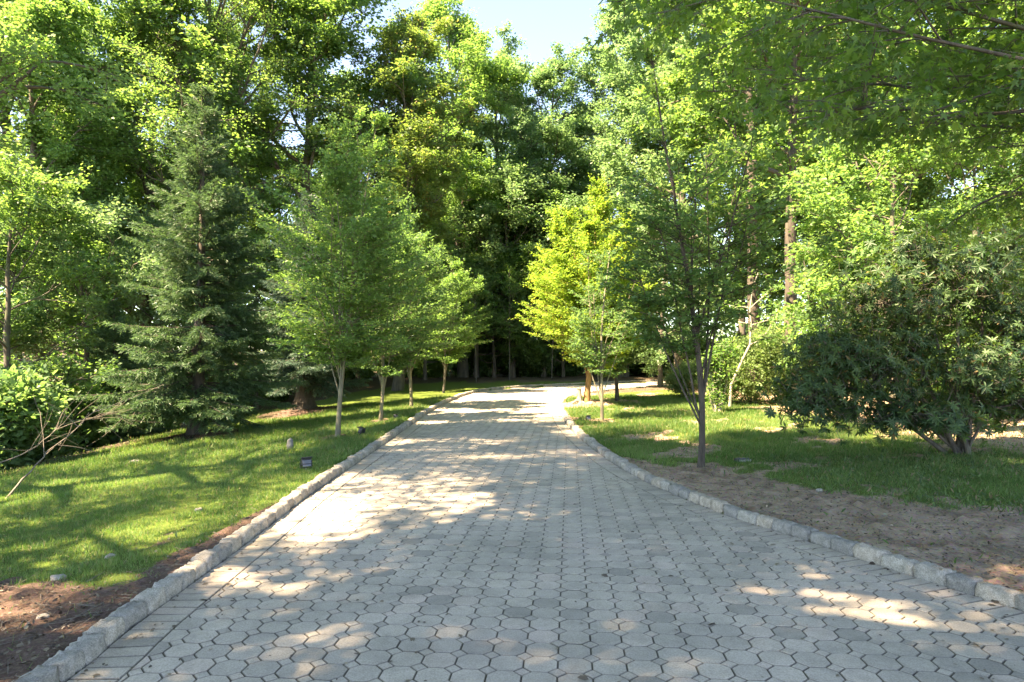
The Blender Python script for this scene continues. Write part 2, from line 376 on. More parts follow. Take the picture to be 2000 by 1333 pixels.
# left-hand bed is reddish bark mulch
sx = nt.nodes.new('ShaderNodeSeparateXYZ'); nt.links.new(pos, sx.inputs[0])
lm = math_(nt, 'LESS_THAN', sx.outputs[0], -2.0)
soilc = mixc(nt, math_(nt, 'MULTIPLY', lm, 0.85), soilc, ramp(nt, nf, [(0.3, (0.035, 0.025, 0.022)), (0.5, (0.10, 0.06, 0.05)), (0.72, (0.22, 0.15, 0.12))]))
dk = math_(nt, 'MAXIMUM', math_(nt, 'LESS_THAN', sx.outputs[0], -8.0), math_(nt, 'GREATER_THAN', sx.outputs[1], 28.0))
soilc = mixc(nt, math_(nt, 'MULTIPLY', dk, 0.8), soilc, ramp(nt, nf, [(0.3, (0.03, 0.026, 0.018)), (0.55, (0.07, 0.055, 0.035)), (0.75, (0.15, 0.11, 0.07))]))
edge = math_(nt, 'ADD', sa, math_(nt, 'MULTIPLY', math_(nt, 'SUBTRACT', nf, 0.5), 0.9))
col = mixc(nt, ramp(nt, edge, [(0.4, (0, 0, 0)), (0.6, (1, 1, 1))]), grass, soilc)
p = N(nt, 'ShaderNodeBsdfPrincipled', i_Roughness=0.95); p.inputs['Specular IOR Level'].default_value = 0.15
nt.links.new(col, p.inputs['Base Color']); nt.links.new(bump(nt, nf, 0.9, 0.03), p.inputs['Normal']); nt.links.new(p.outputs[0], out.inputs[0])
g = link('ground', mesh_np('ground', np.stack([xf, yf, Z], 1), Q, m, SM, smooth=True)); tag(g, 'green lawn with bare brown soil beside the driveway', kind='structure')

# ------------------------------------------------------------------ driveway of octagonal pavers
def inset(P, d):
    n = len(P); P = np.asarray(P); c = P.mean(0); out = []
    for i in range(n):
        a, b, cc = P[i-1], P[i], P[(i+1) % n]
        e1 = b-a; e2 = cc-b; l1 = np.hypot(*e1); l2 = np.hypot(*e2)
        if l1 < 1e-5 or l2 < 1e-5: out.append(b); continue
        n1 = np.array([-e1[1], e1[0]])/l1; n2 = np.array([-e2[1], e2[0]])/l2
        k = 1+n1@n2
        out.append(b+(n1+n2)*d/max(k, 0.25))
    return np.array(out)
def clip(P, a, n):
    """keep the part of convex P where (p-a).n >= 0"""
    out = []; m_ = len(P)
    for i in range(m_):
        p, q = P[i], P[(i+1) % m_]; dp = (p-a)@n; dq = (q-a)@n
        if dp >= 0: out.append(p)
        if (dp >= 0) != (dq >= 0): out.append(p+(q-p)*dp/(dp-dq))
    return out
prng = random.Random(3)
pav = Poly()
def paver(P, gap=0.0024, ch=0.0055, drop=0.007):
    P = np.asarray(P)
    ar = 0.5*abs(sum(P[i-1][0]*P[i][1]-P[i][0]*P[i-1][1] for i in range(len(P))))
    if ar < 0.0012: return
    A = inset(P, gap+prng.uniform(0, 0.0012)); B = inset(P, gap+ch)
    n = len(P); c = P.mean(0); dz = prng.gauss(0, 0.0013); tx = prng.gauss(0, 0.008); ty = prng.gauss(0, 0.008)
    def z(p): return float(-0.03*(10-math.log1p(math.exp((10-p[1])/1.2))*1.2))+dz+(p[0]-c[0])*tx+(p[1]-c[1])*ty
    vs = [(p[0], p[1], z(p)) for p in B]+[(p[0], p[1], z(p)-drop) for p in A]+[(p[0], p[1], z(p)-0.03) for p in A]
    fs = [tuple(range(n))]
    for i in range(n):
        j = (i+1) % n; fs += [(i, n+i, n+j, j), (n+i, 2*n+i, 2*n+j, n+j)]
    pav.add(vs, fs, prng.random(), [0.0]*n+[1.0]*(2*n))
SW = 0.285
def soldiers(line, side):
    L = line; T = np.gradient(L, axis=0); T = T/np.linalg.norm(T, axis=1)[:, None]; Nn = np.stack([T[:, 1], -T[:, 0]], 1)*side
    for i in range(len(L)-1):
        if L[i][1] > 36 and L[i][0] > 9: continue
        P = [L[i]+Nn[i]*0.005, L[i+1]+Nn[i+1]*0.005, L[i+1]+Nn[i+1]*SW, L[i]+Nn[i]*SW]
        P = [np.array(p) for p in P]
        if side > 0: P = P[::-1]
        paver(P, 0.0045, 0.008, 0.009)
soldiers(LL, 1); soldiers(RL, -1)
ang = math.radians(5.0); ux = np.array([math.cos(ang), -math.sin(ang)]); uy = np.array([math.sin(ang), math.cos(ang)])
SP = 0.196; cut = SP*0.27
octo = [(-SP/2+cut, -SP/2), (SP/2-cut, -SP/2), (SP/2, -SP/2+cut), (SP/2, SP/2-cut), (SP/2-cut, SP/2), (-SP/2+cut, SP/2), (-SP/2, SP/2-cut), (-SP/2, -SP/2+cut)]
dia = [(0, -cut), (cut, 0), (0, cut), (-cut, 0)]
cs = []
for a in range(-60, 110):
    for b in range(-20, 215):
        cs.append((a, b))
cs = np.array(cs)
cc = cs[:, 0:1]*SP*ux+cs[:, 1:2]*SP*uy + np.array([0.33-0.49, 0.06])
dd = (cc+0.5*SP*(ux+uy))
cen = np.concatenate([cc, dd]); typ = np.r_[np.zeros(len(cc)), np.ones(len(dd))]
a1 = sdist(LL, cen[:, 0], cen[:, 1]); a2 = -sdist(RL, cen[:, 0], cen[:, 1])
TL = np.gradient(LL, axis=0); TL /= np.linalg.norm(TL, axis=1)[:, None]; NL = np.stack([TL[:, 1], -TL[:, 0]], 1)
TR = np.gradient(RL, axis=0); TR /= np.linalg.norm(TR, axis=1)[:, None]; NR = -np.stack([TR[:, 1], -TR[:, 0]], 1)
ok = (a1 > SW-0.11) & (a2 > SW-0.11) & (cen[:, 1] > 1.6) & (cen[:, 1] < 41) & (cen[:, 0] < 11)
for c, t, e1, e2 in zip(cen[ok], typ[ok], a1[ok], a2[ok]):
    P = [c+x*ux+y*uy for x, y in (octo if t == 0 else dia)]
    for e, L, Nn in ((e1, LL, NL), (e2, RL, NR)):
        if e < SW+0.15:
            k = int(np.argmin(((L-c)**2).sum(1))); P = clip(P, L[k]+Nn[k]*SW, Nn[k])
            if len(P) < 3: break
    if len(P) >= 3: paver(P)
m, nt, out = mat('concrete_pavers')
geo = nt.nodes.new('ShaderNodeNewGeometry'); pos = geo.outputs['Position']; v = attr(nt, 'v')
base = ramp(nt, v, [(0, (0.30, 0.27, 0.23)), (0.12, (0.385, 0.343, 0.29)), (0.5, (0.42, 0.372, 0.312)), (0.85, (0.455, 0.40, 0.333)), (1, (0.46, 0.385, 0.325))])
sp = noise(nt, 95, 4, 0.85, pos); st = noise(nt, 0.9, 5, 0.62, pos, 0.4); st2 = noise(nt, 7, 4, 0.6, pos)
base = mixc(nt, 1.0, base, ramp(nt, sp, [(0.33, (0.66,)*3), (0.5, (1,)*3), (0.66, (1.25,)*3)]), 'MULTIPLY')
base = mixc(nt, 1.0, base, ramp(nt, st, [(0.3, (0.78, 0.79, 0.76)), (0.6, (1.05, 1.03, 1.0))]), 'MULTIPLY')
base = mixc(nt, 1.0, base, ramp(nt, st2, [(0.3, (0.88,)*3), (0.65, (1.06,)*3)]), 'MULTIPLY')
base = mixc(nt, ramp(nt, noise(nt, 2.6, 6, 0.7, pos, 0.8), [(0.56, (0, 0, 0)), (0.74, (0.45,)*3)]), base, (0.19, 0.175, 0.15))
base = mixc(nt, ramp(nt, noise(nt, 0.45, 3, 0.5, pos), [(0.52, (0, 0, 0)), (0.7, (0.35,)*3)]), base, (0.36, 0.29, 0.26))
base = mixc(nt, math_(nt, 'MULTIPLY', attr(nt, 'dirt'), 0.72), base, (0.06, 0.052, 0.04))
p = N(nt, 'ShaderNodeBsdfPrincipled', i_Roughness=0.85); p.inputs['Specular IOR Level'].default_value = 0.25
nt.links.new(base, p.inputs['Base Color']); nt.links.new(bump(nt, sp, 0.5, 0.0025), p.inputs['Normal']); nt.links.new(p.outputs[0], out.inputs[0])
dw = link('driveway', pav.mesh('driveway', m)); tag(dw, 'grey driveway laid with octagonal concrete pavers', kind='structure')
# jointing sand sheet under the pavers
ri = [int(np.argmin(((RL-l)**2).sum(1))) for l in LL]
pj = Poly(); vs = []; K = 14
kk = list(range(0, len(LL), 2))
for q in kk:
    a = LL[q]; b = RL[max(ri[q], 0)]
    for s in range(K+1):
        pnt = a*(1-s/K)+b*(s/K); vs.append((pnt[0], pnt[1], float(zr(pnt[1]))-0.0105))
fs = [(r*(K+1)+s, r*(K+1)+s+1, (r+1)*(K+1)+s+1, (r+1)*(K+1)+s) for r in range(len(kk)-1) for s in range(K)]
pj.add(vs, fs)
js = link('driveway_sand_bed', pj.mesh('sand_bed', plain_mat('joint_sand', (0.05, 0.045, 0.032), (0.12, 0.105, 0.075), 3, 0.95, 0.5, 0.004)))
tag(js, 'dark jointing sand between the driveway pavers', kind='structure')
# kerbs of rough granite setts
def kerb(line, side, name, label):
    rng = np.random.default_rng(11 if side > 0 else 12)
    s = np.concatenate([[0], np.cumsum(np.linalg.norm(np.diff(line, axis=0), axis=1))])
    V = []; Fq = []; A = []; n = 0; t = 0.0; core = []
    # cube lattice surface
    nu, nv, nw = 7, 4, 4
    pts = {}; quads = []
    def idx(a, b, c):
        if (a, b, c) not in pts: pts[(a, b, c)] = len(pts)
        return pts[(a, b, c)]
    for a in range(nu):
        for b in range(nv):
            quads += [(idx(a, b, nw), idx(a+1, b, nw), idx(a+1, b+1, nw), idx(a, b+1, nw))]
        for c in range(nw):
            quads += [(idx(a, 0, c), idx(a+1, 0, c), idx(a+1, 0, c+1), idx(a, 0, c+1)), (idx(a, nv, c), idx(a, nv, c+1), idx(a+1, nv, c+1), idx(a+1, nv, c))]
    for b in range(nv):
        for c in range(nw):
            quads += [(idx(0, b, c), idx(0, b, c+1), idx(0, b+1, c+1), idx(0, b+1, c)), (idx(nu, b, c), idx(nu, b+1, c), idx(nu, b+1, c+1), idx(nu, b, c+1))]
    K = np.array(list(pts.keys()), float)/np.array([nu, nv, nw]); quads = np.array(quads)
    while t < s[-1]-0.3:
        L = rng.uniform(0.22, 0.31); gp = rng.uniform(0.004, 0.012)
        u = K[:, 0]; along = t+gp+(L-gp)*u
        # round the corners of the block
        e = 1-2*np.abs(u-0.5); 
        cx = np.interp(along, s, line[:, 0]); cy = np.interp(along, s, line[:, 1])
        j = int(np.searchsorted(s, t+L/2)); j = min(j, len(line)-2)
        T = line[j+1]-line[j-1] if j > 0 else line[1]-line[0]; T = T/np.hypot(*T); Nn = -np.array([T[1], -T[0]])*side
        W = 0.14+rng.uniform(-.008, .012); H = 0.105+rng.uniform(-0.012, 0.012); off0 = rng.uniform(-0.006, 0.006)
        roundx = 0.006*np.clip(1-e*5, 0, 1)
        v_ = K[:, 1]; w_ = K[:, 2]
        zz = -0.1+(H+0.1)*np.clip((w_*nw-1)/(nw-1)*0.72+0.28, 0, 1)*(w_ > 0)
        topk = (w_ > 0.99); ed = np.clip(1-4*np.minimum(v_, 1-v_), 0, 1)
        lat = off0+W*v_
        lat = lat + np.where(topk, 0.009*ed*np.sign(0.5-v_), 0) 
        lat = lat + roundx*np.sign(0.5-v_)*np.where(ed > 0.9, 1, 0)
        zz = zz - np.where(topk, 0.008*ed+0.9*roundx, 0)
        nz = rng.standard_normal((len(K), 3))*np.array([0.004, 0.008, 0.006])+rng.normal(0, 0.004, 3); 
        cx = cx + Nn[0]*lat+T[0]*nz[:, 0]+Nn[0]*nz[:, 1]; cy = cy + Nn[1]*lat+T[1]*nz[:, 0]+Nn[1]*nz[:, 1]
        V.append(np.stack([cx, cy, zz+nz[:, 2]+zr(cy)], 1)); Fq.append(quads+n); n += len(K); A.append(np.full(len(K), rng.random()))
        t += L
    me = mesh_np(name, np.concatenate(V), np.concatenate(Fq), M['granite'], np.concatenate(A))
    o = link(name, me); tag(o, label, kind='structure')
m, nt, out = mat('granite_setts'); v = attr(nt, 'v')
geo = nt.nodes.new('ShaderNodeNewGeometry'); pos = geo.outputs['Position']
b0 = ramp(nt, v, [(0, (0.22, 0.205, 0.185)), (0.4, (0.31, 0.285, 0.25)), (0.75, (0.38, 0.34, 0.285)), (1, (0.40, 0.33, 0.26))])
n1 = noise(nt, 120, 4, 0.8, pos); n2 = noise(nt, 14, 5, 0.65, pos)
b0 = mixc(nt, 1.0, b0, ramp(nt, n1, [(0.35, (0.5,)*3), (0.5, (1,)*3), (0.65, (1.4,)*3)]), 'MULTIPLY'); b0 = mixc(nt, 1.0, b0, ramp(nt, n2, [(0.3, (0.65, 0.66, 0.62)), (0.6, (1.1,)*3)]), 'MULTIPLY')
p = N(nt, 'ShaderNodeBsdfPrincipled', i_Roughness=0.85); nt.links.new(b0, p.inputs['Base Color'])
hh = math_(nt, 'ADD', n2, math_(nt, 'MULTIPLY', n1, 0.3))
nt.links.new(bump(nt, hh, 0.9, 0.012), p.inputs['Normal']); nt.links.new(p.outputs[0], out.inputs[0]); M['granite'] = m
kerb(LL, 1, 'kerb_left', 'rough granite block kerb along the left lawn')
kerb(RL, -1, 'kerb_right', 'rough granite block kerb curving round the right lawn')
# ------------------------------------------------------------------ grass, weeds, litter
def scatter(rng, n, xr, yr, w):
    x = rng.uniform(*xr, n); u = rng.uniform(0, 1, n)
    y = yr[0]*(yr[1]/yr[0])**u                         # denser near the camera
    keep = np.abs(x) < 0.84*y+0.8
    x = x[keep]; y = y[keep]; a = sdist(LL, x, y); b = sdist(RL, x, y)
    out_ = (a < -0.17) | (b > 0.17); x, y, a, b = x[out_], y[out_], a[out_], b[out_]
    s = soil(x, y, a, b); k = rng.uniform(0, 1, len(x)) < w(s, x, y); return x[k], y[k], s[k]
rng = np.random.default_rng(21)
def blades(rng, n, xr, yr, w, hh, name, kind='kite', m='grass', wide=1.0):
    x, y, s = scatter(rng, n, xr, yr, w); z = ground_z(x, y)-0.004
    k = len(x); d = rng.standard_normal((k, 3))*0.45; d[:, 2] = 1
    f = np.cross(norm(d), rng.standard_normal((k, 3)))
    sz = hh*rng.uniform(0.55, 1.25, k)*np.clip(y/9, 0.85, 1.7)
    var = np.clip(0.45+0.22*wav(x, y, 0.8)+0.14*wav(x, y, 4.5)+0.25*rng.standard_normal(k), 0, 1); sz = sz*np.clip(1+0.22*wav(x, y, 3.1), 0.5, 1.6)
    return leaves(kind, np.stack([x, y, z], 1), d, f, sz, var)
LEAF['blade'] = (np.array([(0, 0.045, 0), (0.6, 0.04, 0.0), (1, 0, 0.12), (0.6, -0.04, 0.0), (0, -0.045, 0)]), np.array([(0, 4, 3, 1)]))
LEAF['blade'] = (np.array([(0, 0.07, 0), (1, 0.0, 0.0), (1, -0.02, 0.0), (0, -0.07, 0)]), np.array([(0, 3, 2, 1)]))
A1 = blades(rng, 900000, (-12, 12), (3.4, 26), lambda s, x, y: (1-s)**1.5*0.95+0.012, 0.055, 'g', 'blade')
g1 = link('grass', mesh_np('grass', *A1[:2], M['grass'], A1[2])); tag(g1, 'short green lawn grass on both sides of the driveway', 'grass', kind='stuff')
def lw(s, x, y): return np.clip(s, 0, 1)*0.9+0.03
x, y, s = scatter(rng, 110000, (-14, 14), (3.2, 30), lw); z = ground_z(x, y)+rng.uniform(0.002, 0.02, len(x)); k = len(x)
dn = rng.standard_normal((k, 3)); dn[:, 2] *= 0.3; nn = np.array([0, 0, 1.])+0.4*rng.standard_normal((k, 3))
A2 = leaves('oval', np.stack([x, y, z], 1), dn, nn, rng.uniform(0.012, 0.042, k)*np.clip(y/12, 1, 1.6), rng.uniform(0, 1, k)**1.4)
x, y, s = scatter(rng, 16000, (-12, 12), (3.2, 26), lambda s, x, y: s**2); z = ground_z(x, y)+0.012; k = len(x)
a = rng.uniform(0, 2*PI, k); L = rng.uniform(0.05, 0.28, k); P0 = np.stack([x, y, z], 1); P1 = P0+np.stack([np.cos(a)*L, np.sin(a)*L, rng.uniform(0, 0.03, k)], 1)
lit = link('leaf_litter', mesh_np('leaf_litter', *A2[:2], M['litter'], A2[2])); tag(lit, 'dry fallen leaves scattered on soil and lawn', 'leaf litter', kind='stuff')
tb = Tubes(); tb.sticks(P0, P1, rng.uniform(0.0015, 0.005, k)); tw = link('fallen_twigs', tb.mesh('fallen_twigs', M['deadwood'])); tag(tw, 'thin dry twigs lying on the bare soil', 'twigs', kind='stuff')
# leaves, seeds and grit blown onto the paving, thickest along the kerbs
n = 26000; x = rng.uniform(-4, 9, n); y = 3.2*(36/3.2)**rng.uniform(0, 1, n); a = sdist(LL, x, y); b = -sdist(RL, x, y); e = np.minimum(a, b)
kp = (a > 0.01) & (b > 0.01) & (rng.uniform(0, 1, n) < 0.9*np.exp(-e/0.10)+0.16*np.exp(-e/0.7)+0.035); x, y, e = x[kp], y[kp], e[kp]; k = len(x)
dn = rng.standard_normal((k, 3)); dn[:, 2] *= 0.15
A4 = leaves('oval', np.stack([x, y, zr(y)+rng.uniform(0.003, 0.008, k)], 1), dn, np.array([0, 0, 1.])+0.25*rng.standard_normal((k, 3)), rng.uniform(0.012, 0.036, k)*np.where(rng.uniform(0, 1, k) < 0.15, 1.9, 1), rng.uniform(0, 1, k)**1.3)
dl4 = link('driveway_litter', mesh_np('driveway_litter', *A4[:2], M['litter'], A4[2])); tag(dl4, 'small fallen leaves and seeds lying on the paving along the kerbs', 'leaf litter', kind='stuff')
# ground cover weeds on the right and on the woodland floor
def ww(s, x, y):
    right = (x > 1.0) & (y > np.interp(x, RBx, RBy)-0.6) & (x > 2.2+0.25*(y-8)); near = (x > 1) & (y > np.interp(x, RBx, RBy)-0.5) & (y < np.interp(x, RBx, RBy)+2.2+0.25*x)
    return near*np.clip(0.7+0.6*wav(x, y, 1.7), 0, 1)*np.clip((x-2.5)/2.5, 0.05, 1)+0.25*(x > 7.5)*(y > 8)+0.2*(x < -9.5)+0.01*s
x, y, s = scatter(rng, 120000, (-14, 14), (4, 26), ww); z = ground_z(x, y); k = len(x)
d = rng.standard_normal((k, 3))*0.7; d[:, 2] = np.abs(d[:, 2])+0.5
hgt = rng.uniform(0.0, 0.1, k)*np.clip(0.5+0.6*wav(x, y, 3), 0.1, 1.3)
A3 = leaves('long', np.stack([x, y, z+hgt], 1), d, rng.standard_normal((k, 3))+np.array([0, 0, .8]), rng.uniform(0.03, 0.085, k), rng.uniform(0, 1, k))
wd = link('ground_cover', mesh_np('ground_cover', *A3[:2], M['weed'], A3[2])); tag(wd, 'straggly weeds and ground cover under the right hand shrubs', 'ground cover', kind='stuff')

# ------------------------------------------------------------------ tree generators (all return trunk mesh, crown mesh)
def big_tree(seed, H, cb, R, r0, lk, ls, nl, limbs=26, subs=8, tw=7, lean=0.03, leaf='oak', bark='bark', top=0.8, droop=0.1, spread=0.13, up=0.05, limb_ang=(75, 28), wig=0.14):
    rng = np.random.default_rng(seed); T = Tubes()
    n = 14; a = rng.uniform(0, 2*PI); ln = np.array([math.cos(a), math.sin(a)])*lean
    tr = [np.zeros(3)]
    for i in range(n):
        p = tr[-1] + np.array([ln[0]*H/n+rng.normal(0, 0.012*H/n*3), ln[1]*H/n+rng.normal(0, 0.012*H/n*3), H*0.93/n]); tr.append(p)
    tr = np.array(tr); tr[0, 2] = -0.3; tt = np.linspace(0, 1, n+1); rad = r0*(1-tt)**0.8*0.95+0.02; rad[0] *= 1.5; rad[1] *= 1.05
    T.add(tr, rad, 10, 0.04, rng)
    TA = []; TB = []
    for i in range(limbs):
        t = (i+rng.uniform(0, 1))/limbs; h = cb+(H*0.93-cb)*t**0.9
        base = np.array([np.interp(h/(H*0.93), tt, tr[:, q]) for q in range(3)])
        env = (0.35+0.65*math.sin(PI*min(1, 0.22+t*0.78)**1.0))*(1 if t < top else 1.0)
        Ll = R*env*rng.uniform(0.75, 1.15)
        az = i*2.399+rng.normal(0, 0.3); el = math.radians(90-(limb_ang[0]*(1-t)+limb_ang[1]*t))+rng.normal(0, .12)
        d = np.array([math.cos(az)*math.cos(el), math.sin(az)*math.cos(el), math.sin(el)])
        lp = curve(rng, base, d, Ll, 7, wig, up); lr = np.linspace(r0*0.42*(1-t*0.7), 0.012, 8); T.add(lp, lr, 6)
        nsub = max(3, int(subs*Ll/R*1.15))
        for j in range(nsub):
            u = 0.25+0.75*(j+rng.uniform(0, 1))/nsub
            k = u*7; i0 = int(min(k, 6)); b = lp[i0]+(lp[i0+1]-lp[i0])*(k-i0); dd_ = norm(lp[i0+1]-lp[i0])
            d2 = perp(rng, dd_, rng.uniform(0.5, 1.1)); d2[2] = d2[2]*0.6+0.08
            L2 = Ll*rng.uniform(0.25, 0.42)*(1.15-0.5*u)+0.3
            sp = curve(rng, b, d2, L2, 4, 0.18, 0.02); T.add(sp, np.linspace(0.02+lr[i0]*0.3, 0.006, 5), 4)
            for q in range(tw):
                e = rng.uniform(0.2, 1)*4; i1 = int(min(e, 3)); b2 = sp[i1]+(sp[i1+1]-sp[i1])*(e-i1)
                d3 = perp(rng, norm(sp[i1+1]-sp[i1]), rng.uniform(0.3, 1.2)); d3[2] = d3[2]*0.5+rng.normal(0, 0.1)-droop
                d3 = norm(d3); TA.append(b2); TB.append(b2+d3*rng.uniform(0.35, 0.75)*(0.7+R*0.08))
    TA = np.array(TA); TB = np.array(TB); T.sticks(TA, TB, np.full(len(TA), 0.008))
    V, Q, A = leaf_cloud(rng, lk, TA, TB, nl, spread, ls, flat=0.6, droop=droop*1.5)
    return T.mesh('trunk', M[bark]), mesh_np('crown', V, Q, M[leaf], A)

def hornbeam(seed, H, cb, R, nst=8, lat=15, tw=8, nl=13, ls=0.068, r0=0.055, bark='bark_smooth', leaf='hornbeam', fork=1.0, extra=(), egg=0.32, full=0.8, wavy=1.0):
    rng = np.random.default_rng(seed); T = Tubes()
    p1, p2 = rng.uniform(0, 6, 2)
    def env(z, az=0.0):
        t = (z-cb)/(H-cb)
        if t <= 0 or t >= 1: return 0.0
        return R*(math.sin(PI/2*t/egg)**0.7 if t < egg else math.cos(PI/2*(t-egg)/(1-egg))**full)*(1+wavy*(0.16*math.sin(2*az+p1+3*t)+0.12*math.sin(3*az+p2-9*t)))+0.05
    top = curve(rng, (0, 0, -0.2), (0.02, 0.01, 1), H*0.97+0.2, 12, 0.03); T.add(top, np.r_[r0*1.4, np.linspace(r0, 0.008, 12)], 9, 0.03, rng)
    stems = [top]
    for i in range(nst):
        az = i*2.399+rng.normal(0, .3); h0 = fork*rng.uniform(0.7, 2.1)
        b = np.array([np.interp(h0, top[:, 2], top[:, q]) for q in range(3)])
        an = rng.uniform(0.16, 0.42); hs = rng.uniform(0.5, 0.93)*H
        d = np.array([math.cos(az)*math.sin(an), math.sin(az)*math.sin(an), math.cos(an)])
        c = curve(rng, b, d, (hs-h0)/math.cos(an), 8, 0.05, 0.05)
        T.add(c, np.linspace(r0*rng.uniform(0.25, 0.42), 0.005, 9), 6); stems.append(c)
    for (az, an, h0, hs, rr) in extra:
        b = np.array([np.interp(h0, top[:, 2], top[:, q]) for q in range(3)])
        d = np.array([math.cos(az)*math.sin(an), math.sin(az)*math.sin(an), math.cos(an)]); c = curve(rng, b, d, (hs-h0)/math.cos(an), 8, 0.05, 0.07)
        T.add(c, np.linspace(rr, 0.006, 9), 6); stems.append(c)
    TA = []; TB = []
    for s in stems:
        zs = s[:, 2]
        for j in range(lat if s is not top else lat*2):
            z = rng.uniform(cb, min(zs[-1], H*0.985)); z = cb+(z-cb)
            if z > zs[-1] or z < zs[0]: continue
            b = np.array([np.interp(z, zs, s[:, q]) for q in range(3)])
            out_ = b[:2]; az = rng.uniform(0, 2*PI)
            if np.hypot(*out_) > 0.12 and rng.uniform() < 0.75: az = math.atan2(out_[1], out_[0])+rng.normal(0, 0.7)
            e = env(z+0.2, az); Ll = max(0.25, (e-np.hypot(*b[:2])))*rng.uniform(0.6, 1.18); Ll = min(Ll, R*1.1)
            tz = (z-cb)/(H-cb); el = 0.15+0.75*tz+rng.normal(0, .12)
            d = np.array([math.cos(az)*math.cos(el), math.sin(az)*math.cos(el), math.sin(el)])
            lp = curve(rng, b, d, Ll, 4, 0.06, 0.02); T.add(lp, np.linspace(0.010, 0.003, 5), 4)
            side = norm(np.cross(d, [0, 0, 1.]))
            for q in range(tw):
                u = (q+rng.uniform(0.2, 1))/tw*4; i1 = int(min(u, 3)); b2 = lp[i1]+(lp[i1+1]-lp[i1])*(u-i1)
                sg = 1 if q % 2 else -1
                d3 = norm(d*0.75+side*sg*rng.uniform(0.5, 1.1)+np.array([0, 0, rng.normal(0.03+0.35*tz, 0.1)]))
                TA.append(b2); TB.append(b2+d3*rng.uniform(0.16, 0.36)*(0.8+0.2*R))
            TA.append(lp[-2]); TB.append(lp[-1]+(lp[-1]-lp[-2])*0.5)
    TA = np.array(TA); TB = np.array(TB); T.sticks(TA, TB, np.full(len(TA), 0.003))
    V, Q, A = leaf_cloud(rng, 'kite', TA, TB, int(nl*1.4), 0.05, ls*1.1, flat=0.45, upw=1.1, droop=0.05)
    return T.mesh('trunk', M[bark]), mesh_np('crown', V, Q, M[leaf], A)

def spruce(seed, H, cb, R, r0, leaf='spruce', gaps=0.0, whorl=0.32, bl=9):
    rng = np.random.default_rng(seed); T = Tubes()
    tr = curve(rng, (0, 0, -0.25), (0, 0, 1), H+0.2, 12, 0.012); rr = np.linspace(r0, 0.012, 13); rr[0] *= 1.7; rr[1] *= 1.0
    T.add(tr, rr, 10, 0.04, rng); TA = []; TB = []
    z = cb
    while z < H*0.985:
        t = (z-cb)/(H-cb)
        for k in range(int(bl*(1-0.4*t))):
            if rng.uniform() < gaps: continue
            az = rng.uniform(0, 2*PI); zz = z+rng.uniform(-.15, .15)
            Ll = (R*(1-t)**0.85*rng.uniform(0.5, 1.2))*(0.75+0.25*min(1, t*8))+0.12
            el = -0.34*(1-t)+0.5*t+rng.normal(0, 0.08)
            b = np.array([np.interp(zz, tr[:, 2], tr[:, 0]), np.interp(zz, tr[:, 2], tr[:, 1]), zz])
            d = np.array([math.cos(az)*math.cos(el), math.sin(az)*math.cos(el), math.sin(el)])
            lp = curve(rng, b, d, Ll, 5, 0.04, 0.045); T.add(lp, np.linspace(0.018*(1-t)+0.006, 0.004, 6), 4)
            side = norm(np.cross(d, [0, 0, 1.])); m_ = max(4, int(Ll*11))
            for q in range(m_):
                u = (0.12+0.88*(q+0.5)/m_); uu = u*5; i1 = int(min(uu, 4)); b2 = lp[i1]+(lp[i1+1]-lp[i1])*(uu-i1)
                for sg in (-1, 1):
                    l3 = Ll*0.34*(1.05-u)*rng.uniform(0.6, 1.2)+0.09
                    d3 = norm(norm(lp[i1+1]-lp[i1])*0.75+side*sg*0.8+np.array([0, 0, -0.34+rng.normal(0, .15)]))
                    TA.append(b2); TB.append(b2+d3*l3)
            TA.append(lp[-2]); TB.append(lp[-1]+0.08*d)
        z += whorl*(1-0.45*t)
    TA = np.array(TA); TB = np.array(TB); T.sticks(TA, TB, np.full(len(TA), 0.004))
    # needles all round each twig
    L = np.linalg.norm(TB-TA, axis=1); cnt = np.clip((L*62).astype(int), 7, 36); idx = np.repeat(np.arange(len(TA)), cnt); k = len(idx)
    t = rng.uniform(0.02, 1.05, k); D = norm(TB-TA)[idx]; P = TA[idx]+(TB-TA)[idx]*t[:, None]
    d = D*0.9+0.6*norm(np.cross(D, rng.standard_normal((k, 3)))); v = rng.uniform(0, 1, len(TA))[idx]*0.5+rng.uniform(0, 0.5, k)
    V, Q, A = leaves('needle', P, d, rng.standard_normal((k, 3)), rng.uniform(0.06, 0.09, k)*1.4, v)
    return T.mesh('trunk', M['bark_dark']), mesh_np('crown', V, Q, M[leaf], A)

